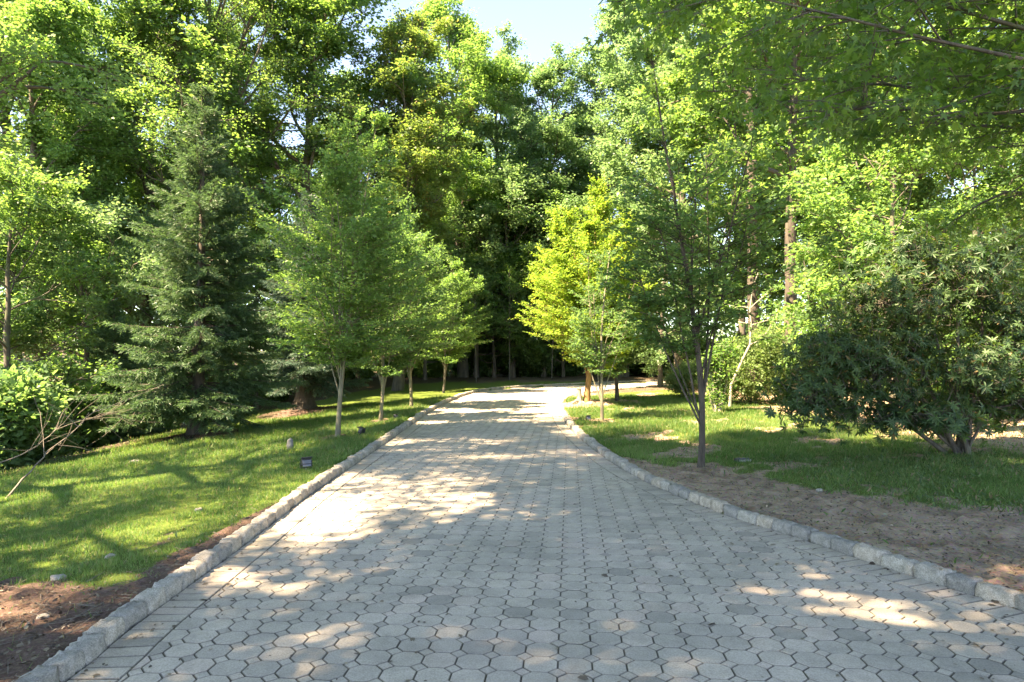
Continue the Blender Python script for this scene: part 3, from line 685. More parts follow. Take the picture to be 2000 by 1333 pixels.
def shrub(seed, blobs, ntips, lk, ls, nl, base=(0, 0), stems=14, leaf='bush', bark='bark', r=0.02, twl=0.3, rosette=False, shell=0.45, spread=0.05, droop=0.0, basespread=0.15, archup=0.0, rag=0.1):
    """tips spread through ellipsoid blobs (x, y, z, rx, ry, rz), stems rising from the base"""
    rng = np.random.default_rng(seed); T = Tubes(); B = np.array(blobs, float)
    vol = B[:, 3]*B[:, 4]*B[:, 5]; w_ = vol**0.75; bi = rng.choice(len(B), ntips, p=w_/w_.sum())
    u = norm(rng.standard_normal((ntips, 3))); rr = rng.uniform(shell, 1, ntips)**0.6*(1+rag*rng.standard_normal(ntips))
    P = B[bi, :3]+u*rr[:, None]*B[bi, 3:6]
    keep = P[:, 2] > 0.05; P = P[keep]; u = u[keep]; bi = bi[keep]; n = len(P)
    tw = norm(u+np.array([0, 0, 0.35-droop])+0.5*rng.standard_normal((n, 3)))
    TA = P-tw*twl*rng.uniform(0.6, 1.2, n)[:, None]
    hubs = []
    for s in range(stems):
        b = B[s % len(B)]; tgt = b[:3]+norm(rng.standard_normal(3))*b[3:6]*rng.uniform(0.1, 0.8)
        a = rng.uniform(0, 2*PI); p0 = np.array([base[0]+math.cos(a)*basespread*rng.uniform(0.2, 1), base[1]+math.sin(a)*basespread*rng.uniform(0.2, 1), -0.12])
        mid = (p0+tgt)/2+rng.normal(0, 0.08, 3)*np.linalg.norm(tgt-p0); mid[2] += 0.08*tgt[2]+archup
        q = np.linspace(0, 1, 8)[:, None]; c = (1-q)**2*p0+2*q*(1-q)*mid+q*q*tgt; c[1:-1] += rng.normal(0, 0.02, (6, 3))
        T.add(c, np.linspace(r*rng.uniform(0.7, 1.3), r*0.3, 8), 6, 0.03, rng); hubs += list(c[3:])
    hubs = np.array(hubs); k = min(n, 420); sel = rng.choice(n, k, replace=False)
    near = np.array([hubs[np.argmin(((hubs-TA[i])**2).sum(1))] for i in sel]); T.sticks(near, TA[sel], np.full(k, r*0.28)); T.sticks(TA, P, np.full(n, r*0.12+0.001))
    if rosette:
        m_ = nl; az = np.tile(np.arange(m_)*2*PI/m_, (n, 1))+rng.uniform(0, 6, (n, 1)); a1 = norm(np.cross(tw, [0.1, 0.2, 1.])); a2 = np.cross(tw, a1)
        d = a1[:, None]*np.cos(az)[..., None]+a2[:, None]*np.sin(az)[..., None]+tw[:, None]*rng.uniform(-0.1, 0.7, (n, m_))[..., None]; d[..., 2] -= 0.25
        nr = tw[:, None]+0.25*rng.standard_normal((n, m_, 3))
        v = rng.uniform(0, 1, n)[:, None]*0.7+rng.uniform(0, .3, (n, m_))
        V, Q, A = leaves(lk, np.repeat(P[:, None], m_, 1).reshape(-1, 3), d.reshape(-1, 3), nr.reshape(-1, 3), ls*rng.uniform(0.65, 1.2, n*m_), v.ravel())
    else:
        V, Q, A = leaf_cloud(rng, lk, TA, P, nl, spread, ls, flat=0.8, droop=droop)
    return T.mesh('trunk', M[bark]), mesh_np('crown', V, Q, M[leaf], A)
def plant(name, mm, loc, label, cat, rz=0, sc=1, group=None, leaf=None, bark=None, parts=('trunk', 'crown')):
    e = empty(name, loc, rz, sc); tag(e, label, cat, group)
    for pn, me, mt in ((parts[0], mm[0], bark), (parts[1], mm[1], leaf)):
        o = link(pn, me, e)
        if mt: o.material_slots[0].link = 'OBJECT'; o.material_slots[0].material = M[mt]
    return e

# ------------------------------------------------------------------ young hornbeams along the drive
def top_h(p, ytop): return CH+(HZ-ytop)/F*p[1]-p[2]
HB1 = hornbeam(101, top_h(P_H1, 215), 1.45, 1.75, nst=9, lat=19, nl=13, extra=((0.3, 0.12, 0.75, 5.5, 0.03), (2.6, 0.35, 0.9, 3.5, 0.02), (1.0, 0.08, 1.5, 7.2, 0.02), (4.0, 0.1, 1.5, 7.0, 0.02)), egg=0.25, full=0.55)
plant('young_hornbeam', HB1, P_H1, 'tall young hornbeam nearest the camera in the row on the left lawn', 'tree', leaf='fresh', group='young hornbeams lining the driveway')  # lighter leaf colour stands in for sunlight this crown does not get
HB2 = hornbeam(102, top_h(P_H2, 385), 1.2, 1.55, nst=9, lat=16, r0=0.05, extra=((0.2, 0.3, 0.7, 4.5, 0.025),), fork=0.8, full=1.15, egg=0.28)
plant('young_hornbeam', HB2, P_H2, 'young hornbeam with a forked pale stem, second along the left kerb', 'tree', rz=0.4, group='young hornbeams lining the driveway')
plant('young_hornbeam', HB2, P_H3, 'bushy young hornbeam, third along the left kerb where the lawn narrows', 'tree', rz=2.7, sc=top_h(P_H3, 400)/top_h(P_H2, 385), group='young hornbeams lining the driveway')
HB3 = hornbeam(103, top_h(P_R1, 60), 1.75, 1.25, nst=9, lat=12, tw=6, nl=7, ls=0.075, r0=0.05, bark='bark_dark', fork=1.6,
               extra=((3.1, 0.40, 0.62, 3.2, 0.018), (3.3, 0.30, 0.66, 3.8, 0.02), (2.9, 0.5, 0.72, 2.6, 0.013), (0.1, 0.08, 0.9, 5.0, 0.022), (0.3, 0.13, 1.0, 4.6, 0.022)), egg=0.3, full=0.5)
plant('young_hornbeam', HB3, P_R1, 'slender dark hornbeam at the lawn edge with side stems forking left from its foot', 'tree', leaf='oak', group='young hornbeams lining the driveway')
HB4 = hornbeam(104, top_h(P_R2, 470), 1.15, 0.95, nst=7, lat=8, tw=6, nl=9, r0=0.045, fork=0.6, extra=((2.9, 0.4, 0.45, 2.8, 0.022), (2.5, 0.2, 0.4, 3.5, 0.02)))
plant('young_hornbeam', HB4, P_R2, 'thin multi stemmed hornbeam on the inside of the bend, its foot in bright sun', 'tree', group='young hornbeams lining the driveway')
HB6 = hornbeam(106, 5.6, 1.9, 1.2, nst=6, lat=9, tw=6, nl=10, r0=0.035, fork=2.0)
HB5 = hornbeam(105, top_h(P_R3, 350), 1.15, 2.2, nst=16, lat=28, tw=9, nl=16, ls=0.07, r0=0.10, bark='bark_brown', leaf='hornbeam_gold', fork=1.0, egg=0.27, full=0.95, wavy=0.25)
plant('young_hornbeam', HB5, P_R3, 'full egg shaped hornbeam glowing yellow green beside the pale stump', 'tree', group='young hornbeams lining the driveway')
plant('young_hornbeam', HB5, P_R4, 'shaded hornbeam with a dark straight trunk right of the glowing one', 'tree', rz=1.9, sc=(0.72, 0.72, 0.85), group='young hornbeams lining the driveway', leaf='hornbeam', bark='bark_dark')
for px, d, sc, rz, lb in ((866, 29, 0.95, 0.3, 'small hornbeam with a thin pale stem at the end of the left lawn'), (930, 38.2, 1.0, 1.5, 'slim roadside sapling at the start of the bend'),
                      (996, 39.8, 1.05, 2.2, 'slim roadside sapling at the middle of the bend'), (1078, 40.6, 1.0, 4.0, 'pale stemmed sapling just left of the glowing hornbeam, across the road')):
    plant('young_hornbeam', HB6 if d > 30 else HB2, stand(px, d), lb, 'tree', rz=rz, sc=sc*1.15, group='young trees behind the bend', leaf='fresh', bark='bark')
# ------------------------------------------------------------------ spruces
SP1 = spruce(201, top_h(P_S1, 165), 0.7, 2.6, 0.19, whorl=0.33, gaps=0.05, bl=11)
plant('spruce_tree', SP1, P_S1, 'dark spruce with a bare lower trunk on a mulch mound, nearest spruce on the left', 'tree', group='spruces on the left lawn')
SP2 = spruce(202, top_h(P_S2, 380), 1.2, 2.6, 0.33, leaf='spruce_blue', whorl=0.34, bl=10)
plant('spruce_tree', SP2, P_S2, 'blue black spruce with a thick flared trunk behind the first hornbeam', 'tree', group='spruces on the left lawn')
plant('spruce_tree', SP1, stand(228, 21), 'ragged spruce with thin grey trunk at the left lawn edge', 'tree', rz=2.0, sc=(0.6, 0.6, 0.5), group='spruces on the left lawn')
# ------------------------------------------------------------------ shrubs of the right lawn
RP = at(1880, 888)
bl = [(-0.1, 0, 3.0, 1.1, 1.1, 0.8), (-1.4, -0.2, 2.7, 1.0, 1.0, 0.65), (-0.8, 0, 3.5, 0.6, 0.7, 0.5), (0.6, 0, 3.5, 0.6, 0.6, 0.5), (-2.3, -0.2, 1.8, 0.8, 0.8, 0.6), (-2.8, -0.3, 1.1, 0.65, 0.7, 0.65), (-1.7, -0.4, 1.5, 0.9, 0.8, 0.6), (1.0, 0, 2.2, 1.0, 1.1, 0.9),
      (0.0, -0.6, 1.5, 1.0, 0.8, 0.6), (-0.9, -0.9, 0.75, 0.6, 0.5, 0.35), (-2.2, 0.2, 0.85, 0.9, 0.7, 0.45), (-1.3, -0.3, 0.75, 0.8, 0.7, 0.4), (0.9, -0.2, 1.1, 0.8, 0.8, 0.5), (0.3, 0.5, 0.8, 1.0, 0.7, 0.5), (-1.0, 0.4, 1.9, 1.2, 0.8, 0.8)]
RH = shrub(301, bl, 4300, 'long', 0.115, 8, stems=13, leaf='rhodo', bark='bark', r=0.04, rosette=True, shell=0.2, twl=0.3, basespread=0.16, archup=0.8, rag=0.24)
plant('rhododendron', RH, RP, 'sprawling rhododendron with drooping glossy leaves and a stout trunk at the right', 'shrub', parts=('stem', 'foliage'))
p = at(1960, 850); RH2 = shrub(302, [(0, 0, 1.5, 1.2, 1.1, 1.2), (0.9, 0.3, 2.2, 1.2, 1.1, 1.1), (-0.5, 0.2, 2.5, 0.8, 0.9, 0.8)], 1300, 'long', 0.14, 8, stems=10, leaf='rhodo', bark='bark', r=0.03, rosette=True, shell=0.3)
plant('rhododendron', RH2, (p[0]+1.2, p[1]+2.5, gz(p[0]+1.2, p[1]+2.5)), 'upright yellow green rhododendron half out of the frame on the right', 'shrub', leaf='fresh', parts=('stem', 'foliage'))
BU = shrub(303, [(0, 0, 0.85, 0.95, 0.9, 0.8), (0.4, 0.1, 1.15, 0.7, 0.7, 0.55), (-0.4, 0, 0.7, 0.6, 0.7, 0.6)], 1500, 'kite', 0.06, 12, stems=16, leaf='bush', r=0.012, shell=0.5, twl=0.28, spread=0.03)
p = at(1338, 776); plant('round_bush', BU, p, 'small round pale green bush behind the dark slender hornbeam', 'bush', sc=0.011*p[1]*3.0, group='clipped bushes on the right lawn', parts=('stem', 'foliage'))
p = at(1468, 790); BU2 = shrub(304, [(0, 0, 1.05, 1.25, 1.1, 1.05), (0.5, 0.1, 1.6, 0.8, 0.8, 0.75), (-0.9, 0, 0.8, 0.7, 0.7, 0.7), (1.0, 0, 0.9, 0.7, 0.8, 0.85)], 2600, 'kite', 0.065, 13, stems=22, leaf='bush', r=0.014, shell=0.5, spread=0.03)
plant('round_bush', BU2, p, 'large pale green bush left of the rhododendron', 'bush', sc=p[1]/20*1.02, group='clipped bushes on the right lawn', parts=('stem', 'foliage'))
p = at(1400, 806); BU3 = shrub(305, [(0, 0, 0.55, 0.35, 0.35, 0.5), (0.15, 0, 1.15, 0.45, 0.4, 0.5), (-0.2, 0, 1.5, 0.4, 0.4, 0.4), (0.3, 0, 1.8, 0.5, 0.4, 0.4)], 480, 'oval', 0.085, 8, stems=9, leaf='fresh', bark='bark_pale', r=0.035, shell=0.3, spread=0.05)
plant('leafy_shrub', BU3, p, 'leafy shrub with bare pale brown stems between the two bushes', 'shrub', parts=('stem', 'foliage'))
# small tree with a crooked white trunk
def crooked():
    rng = np.random.default_rng(9); T = Tubes()
    pts = np.array([(0, 0, -0.1), (0.05, 0, 0.7), (0.35, 0, 1.35), (0.62, 0, 1.9), (0.66, 0, 2.5), (0.62, 0, 3.0), (0.7, 0, 3.6)]); T.add(pts, [.055, .042, .038, .034, .03, .022, .015], 8, 0.04, rng)
    TA = []; TB = []
    for a, b, l in ((4, -0.9, 0.7), (4, 0.7, 0.8), (5, 0.5, 0.7), (5, -0.7, 0.6), (3, 0.9, 0.7), (6, 0.1, 0.8)):
        c = curve(rng, pts[a], (b, rng.normal(0, .4), 0.45), l*1.4, 5, 0.15, 0.05); T.add(c, np.linspace(.018, .006, 6), 5)
        for k in range(14):
            q = c[rng.integers(2, 6)]; d = norm(rng.standard_normal(3)*np.array([1, 1, .5])); TA.append(q); TB.append(q+d*0.4)
    TA = np.array(TA); TB = np.array(TB); T.sticks(TA, TB, np.full(len(TA), 0.004)); V, Q, A = leaf_cloud(rng, 'oval', TA, TB, 11, 0.07, 0.095, droop=0.1)
    return T.mesh('trunk', M['bark_pale']), mesh_np('crown', V, Q, M['fresh'], A)
p = at(1425, 796); plant('small_tree', crooked(), p, 'small tree with a crooked white trunk leaning over the large bush', 'tree', sc=p[1]/20)

# ------------------------------------------------------------------ woodland trees
NEAR = big_tree(401, 19, 5.2, 6.4, 0.34, 'kite', 0.09, 38, limbs=34, subs=10, tw=8, leaf='oak', droop=0.05, spread=0.16)
OAK1 = big_tree(402, 23, 4.5, 5.6, 0.33, 'kite', 0.185, 42, limbs=30, subs=9, tw=7, leaf='oak', spread=0.2)
OAK2 = big_tree(403, 22, 2.8, 4.8, 0.27, 'kite', 0.155, 50, limbs=32, subs=9, tw=7, leaf='fresh', spread=0.2, limb_ang=(65, 25))
ASH = big_tree(404, 21, 6.5, 4.4, 0.24, 'kite', 0.165, 38, limbs=24, subs=8, tw=7, leaf='pale', spread=0.16, wig=0.18)
BEECH = big_tree(405, 19, 1.8, 4.2, 0.24, 'kite', 0.14, 42, limbs=36, subs=9, tw=7, leaf='bronze', spread=0.14, limb_ang=(60, 20))
UND = big_tree(406, 9, 1.0, 3.3, 0.11, 'kite', 0.125, 34, limbs=22, subs=7, tw=7, leaf='fresh', bark='bark', spread=0.12, limb_ang=(80, 45))
SHR = shrub(407, [(0, 0, 1.0, 1.3, 1.2, 1.0), (0.8, 0.3, 1.7, 1.0, 1.0, 0.9), (-0.8, 0, 1.5, 0.9, 1.0, 1.0), (0, -0.3, 0.5, 1.3, 1.0, 0.5)], 1900, 'kite', 0.16, 12, stems=14, leaf='dark', bark='bark_dark', r=0.025, shell=0.2, twl=0.4, spread=0.1)
GW = 'tall trees of the surrounding wood'
def wood(mm, px, d, lb, sc=1, rz=0, leaf=None, bark=None, name='woodland_tree', grp=GW, cat='tree', dz=0):
    x, y, z = stand(px, d); return plant(name, mm, (x, y, z-0.1+dz), lb, cat, rz=rz, sc=sc, group=grp, leaf=leaf, bark=bark)
wood(NEAR, -620, 8.8, 'large oak whose branches hang into the upper left corner', 1.0, 0.5)
wood(NEAR, 395, 31, 'broad oak with a thick leaning limb high above the first spruce', 1.15, 2.2, 'oak')
wood(OAK2, 70, 24, 'bright green tree at the far left behind the lawn edge', 0.8, 1.0, 'fresh')
wood(OAK1, 20, 27, 'tall tree standing behind the bright green one at far left', 1.0, 3.0, 'fresh')
wood(OAK2, 290, 30, 'tall tree rising behind the ragged spruce', 1.02, 4.1, 'oak')
wood(OAK1, 600, 33, 'tall dark oak behind the tops of the first hornbeam', 1.05, 5.0, 'oak')
wood(BEECH, 775, 33, 'beech with leaves turning yellow and bronze, left of the sky gap', top_h((0, 33, -0.5), 15)/19, 0.7)
wood(OAK2, 905, 43, 'bright tree bordering the sky gap on its left', 1.12, 2.4, 'fresh')
wood(ASH, 978, 45, 'tree with a slightly leaning grey trunk behind the middle of the bend', 1.1, 1.1, 'pale')
wood(ASH, 1072, 46, 'tree with a bare leaning trunk behind the glowing hornbeam', 1.06, 3.6, 'pale')
wood(OAK2, 1215, 44, 'tall pale tree bordering the sky gap on its right', 1.2, 5.2, 'pale')
wood(OAK1, 1330, 37, 'tall tree rising above the slender dark hornbeam', 1.02, 0.2, 'pale')
wood(ASH, 1478, 29, 'tall tree with a thick furrowed trunk above the large bush', 1.15, 1.7, 'oak', 'bark_dark')
wood(ASH, 1535, 24, 'tall tree with a slim brown trunk left of the rhododendron', 1.0, 4.4, 'oak', 'bark_dark')
wood(OAK1, 1640, 34, 'tall dark tree between the brown trunk and the layered maple', 1.0, 2.9, 'oak')
wood(ASH, 1590, 39, 'thin tree in the shaded gap beside the brown trunk', 1.05, 0.9, 'dark', 'bark_dark')
wood(OAK2, 1790, 29, 'tall tree behind the rhododendron', 1.0, 5.8, 'oak')
wood(OAK1, 1960, 25, 'tall tree at the right edge behind the rhododendron', 0.9, 4.9, 'fresh')
wood(OAK2, 700, 47, 'distant tree between the hornbeam row and the beech', 0.95, 3.3, 'dark')
wood(OAK1, 835, 52, 'distant dark tree behind the third hornbeam', 0.95, 1.3, 'dark')
wood(OAK2, 1020, 56, 'farthest tree closing the view over the bend', 1.08, 2.1, 'pale')
wood(OAK1, 1140, 56, 'distant dark tree right of the bare leaning trunk', 1.0, 0.6, 'dark')
# lower trees
GU = 'small trees under the tall wood'
wood(UND, 1745, 15.5, 'small maple with layered yellow green branches over the rhododendron', 0.82, 0.4, 'fresh', name='understorey_tree', grp=GU)
wood(UND, 1660, 25, 'small leafy tree filling the gap behind the large bush', 0.7, 2.0, 'pale', name='understorey_tree', grp=GU)
wood(UND, 1900, 18, 'small tree in front of the right hand edge of the wood', 0.9, 3.7, 'oak', name='understorey_tree', grp=GU)
wood(UND, 1290, 33, 'small pale tree behind the dark hornbeam crown', 1.0, 5.0, 'pale', name='understorey_tree', grp=GU)
wood(UND, 10, 19, 'low leafy tree at the left edge of the picture', 0.95, 1.2, 'oak', name='understorey_tree', grp=GU)
wood(UND, 175, 23, 'small tree between the left edge and the ragged spruce', 0.95, 2.9, 'pale', name='understorey_tree', grp=GU)
wood(UND, 500, 30, 'small bright tree showing between the two spruces', 0.9, 4.4, 'fresh', name='understorey_tree', grp=GU)
wood(UND, 330, 27, 'small tree behind the nearest spruce', 0.95, 0.1, 'pale', name='understorey_tree', grp=GU)
wood(UND, 700, 37, 'small dark tree behind the hornbeam row', 1.0, 5.9, 'dark', name='understorey_tree', grp=GU)
wood(UND, 900, 45, 'small dark tree left of the grey leaning trunk', 1.05, 2.3, 'dark', name='understorey_tree', grp=GU)
wood(UND, 1030, 49, 'small dark tree between the two leaning trunks', 1.05, 1.3, 'dark', name='understorey_tree', grp=GU)
wood(UND, 830, 40, 'small bright tree behind the end of the left lawn', 1.0, 0.6, 'pale', name='understorey_tree', grp=GU)
wood(UND, 965, 42.5, 'small bright tree at the outer side of the bend, left of the stump', 0.9, 3.1, 'fresh', name='understorey_tree', grp=GU)
wood(UND, 1100, 43.5, 'small tree across the road behind the glowing hornbeam', 0.95, 4.7, 'pale', name='understorey_tree', grp=GU)
wood(UND, 1210, 42, 'small tree across the road above the shaded hornbeam', 1.1, 1.7, 'oak', name='understorey_tree', grp=GU)
wood(OAK2, 1450, 40, 'distant tree behind the small crooked white tree', 0.95, 0.8, 'oak')
wood(OAK2, 1690, 42, 'distant tree above the small layered maple', 1.0, 2.2, 'dark')
wood(OAK1, 440, 42, 'distant tree showing between the spruce tops', 1.0, 4.0, 'dark')
wood(OAK2, 130, 38, 'distant tree in the far left of the wood', 1.0, 5.3, 'dark')
for px, d, sc, rz, lf, lb in ((930, 42.8, 1.35, 0.8, 'fresh', 'leafy tree just across the road where the bend begins'), (1000, 43.0, 1.5, 2.7, 'pale', 'leafy tree just across the road in the middle of the bend'), (1062, 43.5, 1.3, 5.1, 'fresh', 'leafy tree just across the road beside the crown of the glowing hornbeam'), (815, 46, 1.7, 0.3, 'oak', 'mid height tree in the wood above the third hornbeam'), (885, 48, 1.55, 1.9, 'pale', 'mid height tree in the wood left of the leaning grey trunk'), (945, 47, 1.6, 3.3, 'pale', 'mid height tree directly behind the leaning grey trunk'),
                      (1038, 50, 1.7, 4.4, 'pale', 'mid height tree between the grey trunk and the bare leaning trunk'), (1135, 49, 1.6, 5.5, 'oak', 'mid height tree behind the top of the glowing hornbeam'), (560, 38, 1.5, 2.6, 'fresh', 'mid height tree behind the blue black spruce'), (250, 33, 1.4, 0.9, 'fresh', 'mid height tree far behind the ragged spruce')):
    wood(UND, px, d, lb, sc, rz, lf, name='understorey_tree', grp=GU)
# trees outside the picture on the sunny side, which shade the drive
HIGH = big_tree(408, 21, 8.8, 8.5, 0.36, 'kite', 0.17, 40, limbs=40, subs=11, tw=9, leaf='oak', spread=0.2)
for x, y, s, r in ((-8.2, 1.2, 1.0, 1.0), (-6.5, -7.0, 0.95, 2.5)):
    plant('woodland_tree', HIGH, (x, y, gz(x, y)-0.1), 'oak beyond the left edge of the view', 'tree', rz=r, sc=s, group='oaks beyond the left edge')
# undergrowth
GS = 'dark shrubs at the foot of the wood'
k = 0
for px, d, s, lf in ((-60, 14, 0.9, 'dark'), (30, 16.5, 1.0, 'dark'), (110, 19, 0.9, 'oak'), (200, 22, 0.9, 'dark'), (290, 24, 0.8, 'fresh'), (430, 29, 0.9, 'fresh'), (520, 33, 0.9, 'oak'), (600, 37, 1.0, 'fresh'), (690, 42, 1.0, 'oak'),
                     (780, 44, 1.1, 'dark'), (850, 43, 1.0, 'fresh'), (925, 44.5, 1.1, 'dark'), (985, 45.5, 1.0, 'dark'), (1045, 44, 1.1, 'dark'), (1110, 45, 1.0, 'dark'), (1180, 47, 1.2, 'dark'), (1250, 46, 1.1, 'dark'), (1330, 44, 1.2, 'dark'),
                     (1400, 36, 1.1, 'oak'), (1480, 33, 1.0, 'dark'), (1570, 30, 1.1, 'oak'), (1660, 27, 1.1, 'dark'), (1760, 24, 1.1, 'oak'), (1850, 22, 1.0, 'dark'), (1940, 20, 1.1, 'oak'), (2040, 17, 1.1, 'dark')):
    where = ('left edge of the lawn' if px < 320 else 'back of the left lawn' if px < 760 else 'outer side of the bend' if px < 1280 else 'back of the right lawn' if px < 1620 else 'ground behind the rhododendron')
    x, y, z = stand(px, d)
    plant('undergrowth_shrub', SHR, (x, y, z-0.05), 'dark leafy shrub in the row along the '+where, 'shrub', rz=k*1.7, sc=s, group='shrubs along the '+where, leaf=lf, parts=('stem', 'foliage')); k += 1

# ------------------------------------------------------------------ maple overhanging the upper right corner
def near_maple():
    rng = np.random.default_rng(77); T = Tubes(); O = np.array([7.2, 4.6, gz(7.2, 4.6)])
    tr = np.array([(0, 0, -0.3), (0.05, 0.1, 1.5), (0.0, 0.3, 3.0), (-0.2, 0.5, 4.6), (-0.35, 0.7, 6.5), (-0.3, 0.8, 8.5)]); T.add(tr, [.3, .2, .18, .15, .1, .04], 10, 0.03, rng)
    TA = []; TB = []
    def at_t(h): return np.array([np.interp(h, tr[:, 2], tr[:, q]) for q in range(3)])
    tg = []
    for i in range(54):
        px = rng.uniform(1330, 2120); d = rng.uniform(4.8, 9.5); lim = np.interp(px, [1290, 1400, 1500, 1650, 1800, 1900, 2100], [150, 300, 330, 250, 330, 400, 480]); py = rng.uniform(-420, lim-60) if i < 32 else rng.uniform(-1100, -100)
        tg.append(ray(px, py, d))
    for g_ in tg:
        g_ = np.array(g_)-O; h = min(max(g_[2]*rng.uniform(0.55, 0.85), 2.4), 8); b = at_t(h)
        q = np.linspace(0, 1, 9)[:, None]; mid = (b+g_)/2; mid[2] += 0.12*np.linalg.norm(g_-b); c = (1-q)**2*b+2*q*(1-q)*mid+q*q*g_; c[1:] += np.cumsum(rng.normal(0, 0.075, (8, 3)), 0)
        T.add(c, np.linspace(0.028, 0.006, 9), 6)
        for j in range(22):
            u = rng.uniform(0.35, 1)*8; i0 = int(min(u, 7)); p0 = c[i0]+(c[i0+1]-c[i0])*(u-i0); d = norm(norm(c[i0+1]-c[i0])*0.5+rng.standard_normal(3)*np.array([1, 1, 0.35]))
            e = p0+d*rng.uniform(0.4, 0.9); T.add(np.array([p0, (p0+e)/2+[0, 0, .03], e]), [.009, .006, .004], 4)
            for k in range(5):
                f = p0+(e-p0)*rng.uniform(0.3, 1); dd_ = norm(d+rng.standard_normal(3)*np.array([.8, .8, .4])-[0, 0, .15]); TA.append(f); TB.append(f+dd_*rng.uniform(0.2, 0.4))
    TA = np.array(TA); TB = np.array(TB)
    # stay above the visible hanging edge
    W = TB+O; px = 1000+W[:, 0]/W[:, 1]*F; py = HZ-(W[:, 2]-CH)/W[:, 1]*F
    ok = (W[:, 1] > 3.5) & (W[:, 2] > 2.3)
    TA = TA[ok]; TB = TB[ok]
    T.sticks(TA, TB, np.full(len(TA), 0.003)); V, Q, A = leaf_cloud(rng, 'maple', TA, TB, 11, 0.06, 0.08, flat=0.7, droop=0.45, upw=0.9)
    return (T.mesh('trunk', M['bark']), mesh_np('crown', V, Q, M['maple'], A)), tuple(O)
mm, O = near_maple(); plant('maple_tree', mm, O, 'maple with star shaped leaves hanging over the upper right corner', 'tree')

# ------------------------------------------------------------------ far woodland closing the view
rng = np.random.default_rng(88); n = 26000
th = rng.uniform(-0.95, 0.95, n); rr = rng.uniform(56, 78, n); x = np.sin(th)*rr; y = np.cos(th)*rr
g0 = ground_z(x, y); lump = 0.5+0.5*np.sin(th*23)*np.sin(th*51+1); hgt = rng.uniform(0, 1, n)**0.9*(10+4*lump)*np.where(np.abs(th-0.035) < 0.09, 0.9, 1.15)
P = np.stack([x, y, g0+hgt], 1); A_ = P; D = norm(rng.standard_normal((n, 3)))
V, Q, A = leaf_cloud(rng, 'kite', P, P+D*1.2, 7, 0.4, 0.36)
fw = link('far_woodland', mesh_np('far_woodland', V, Q, M['pale'], A)); tag(fw, 'dense far woodland beyond the bend', 'woodland', kind='stuff')

# ------------------------------------------------------------------ small things on the lawns
def lump_mesh(name, seed, sx, sy, sz, m, rough=0.12, top=1.0):
    import bmesh
    rng = random.Random(seed); bm = bmesh.new(); bmesh.ops.create_icosphere(bm, subdivisions=3, radius=1)
    ph = [rng.uniform(0, 6) for _ in range(9)]
    for v in bm.verts:
        c = v.co; k = 1+rough*(math.sin(3*c.x+ph[0])*math.sin(4*c.y+ph[1])+math.sin(5*c.z+ph[2])*math.sin(7*c.x+ph[3])*0.6+rng.uniform(-.2, .2))
        q = max(abs(c.x), abs(c.y), abs(c.z)); k *= 0.6+0.4/q*1.0
        v.co = (c.x*k*sx, c.y*k*sy, (c.z*k)*sz)
    me = bpy.data.meshes.new(name); bm.to_mesh(me); bm.free(); me.materials.append(m); return me
M['stone'] = plain_mat('pale_stone', (0.2, 0.18, 0.15), (0.42, 0.38, 0.32), 18, 0.9, 0.6, 0.01)
M['slate'] = plain_mat('grey_stone', (0.07, 0.07, 0.072), (0.2, 0.2, 0.195), 14, 0.85, 0.6, 0.01)
M['black'] = plain_mat('black_metal', (0.015, 0.016, 0.02), (0.035, 0.036, 0.045), 20, 0.45, 0.1, 0.002)
M['glass'] = plain_mat('lamp_glass', (0.10, 0.11, 0.14), (0.16, 0.17, 0.2), 6, 0.12, 0.02, 0.001)
M['grey_metal'] = plain_mat('grey_metal', (0.35, 0.35, 0.34), (0.5, 0.5, 0.48), 20, 0.4, 0.1, 0.002, 0.6)
def box(P, cx, cy, cz, sx, sy, sz, R=None, taper=1.0):
    vs = []
    for dz in (-1, 1):
        k = 1 if dz < 0 else taper
        for dx, dy in ((-1, -1), (1, -1), (1, 1), (-1, 1)): vs.append(np.array((dx*sx/2*k, dy*sy/2*k, dz*sz/2)))
    if R is not None: vs = [R@v for v in vs]
    P.add([v+np.array((cx, cy, cz)) for v in vs], [(3, 2, 1, 0), (4, 5, 6, 7), (0, 1, 5, 4), (1, 2, 6, 5), (2, 3, 7, 6), (3, 0, 4, 7)])
def rotx(a): c, s = math.cos(a), math.sin(a); return np.array([[1, 0, 0], [0, c, -s], [0, s, c]])
def bev(o, w=0.006):
    b = o.modifiers.new('bevel', 'BEVEL'); b.width = w; b.segments = 2; b.limit_method = 'ANGLE'; return o
def spotlight(p, rz, sc, lb):
    e = empty('landscape_spotlight', p, rz, sc); tag(e, lb, 'garden light', 'black garden lights on the lawns')
    R = rotx(-0.35)
    P = Poly(); box(P, 0, 0, 0.125, 0.15, 0.10, 0.12, R, 0.86); bev(link('housing', P.mesh('housing', M['black']), e))
    P = Poly(); box(P, 0, -0.055, 0.105, 0.125, 0.008, 0.095, R); link('lens', P.mesh('lens', M['glass']), e)
    P = Poly(); box(P, 0, -0.04, 0.185, 0.16, 0.10, 0.012, R); bev(link('visor', P.mesh('visor', M['black']), e), 0.003)
    P = Poly(); box(P, -0.085, 0.01, 0.085, 0.008, 0.03, 0.10); box(P, 0.085, 0.01, 0.085, 0.008, 0.03, 0.10); box(P, 0, 0.01, 0.034, 0.178, 0.03, 0.008); link('bracket', P.mesh('bracket', M['black']), e)
    T = Tubes(); T.add([(0, 0.01, -0.1), (0, 0.01, 0.0), (0, 0.01, 0.034)], [0.006, 0.012, 0.012], 8); link('spike', T.mesh('spike', M['grey_metal']), e)
spotlight(at(598, 918), 0.5, 1.05, 'black garden floodlight near the left kerb, largest of the lawn lights')
spotlight(at(707, 852), -2.0, 0.95, 'small black garden light right of the first hornbeam')
spotlight(at(773, 820), 1.2, 0.8, 'tiny dark garden light just right of the second hornbeam')
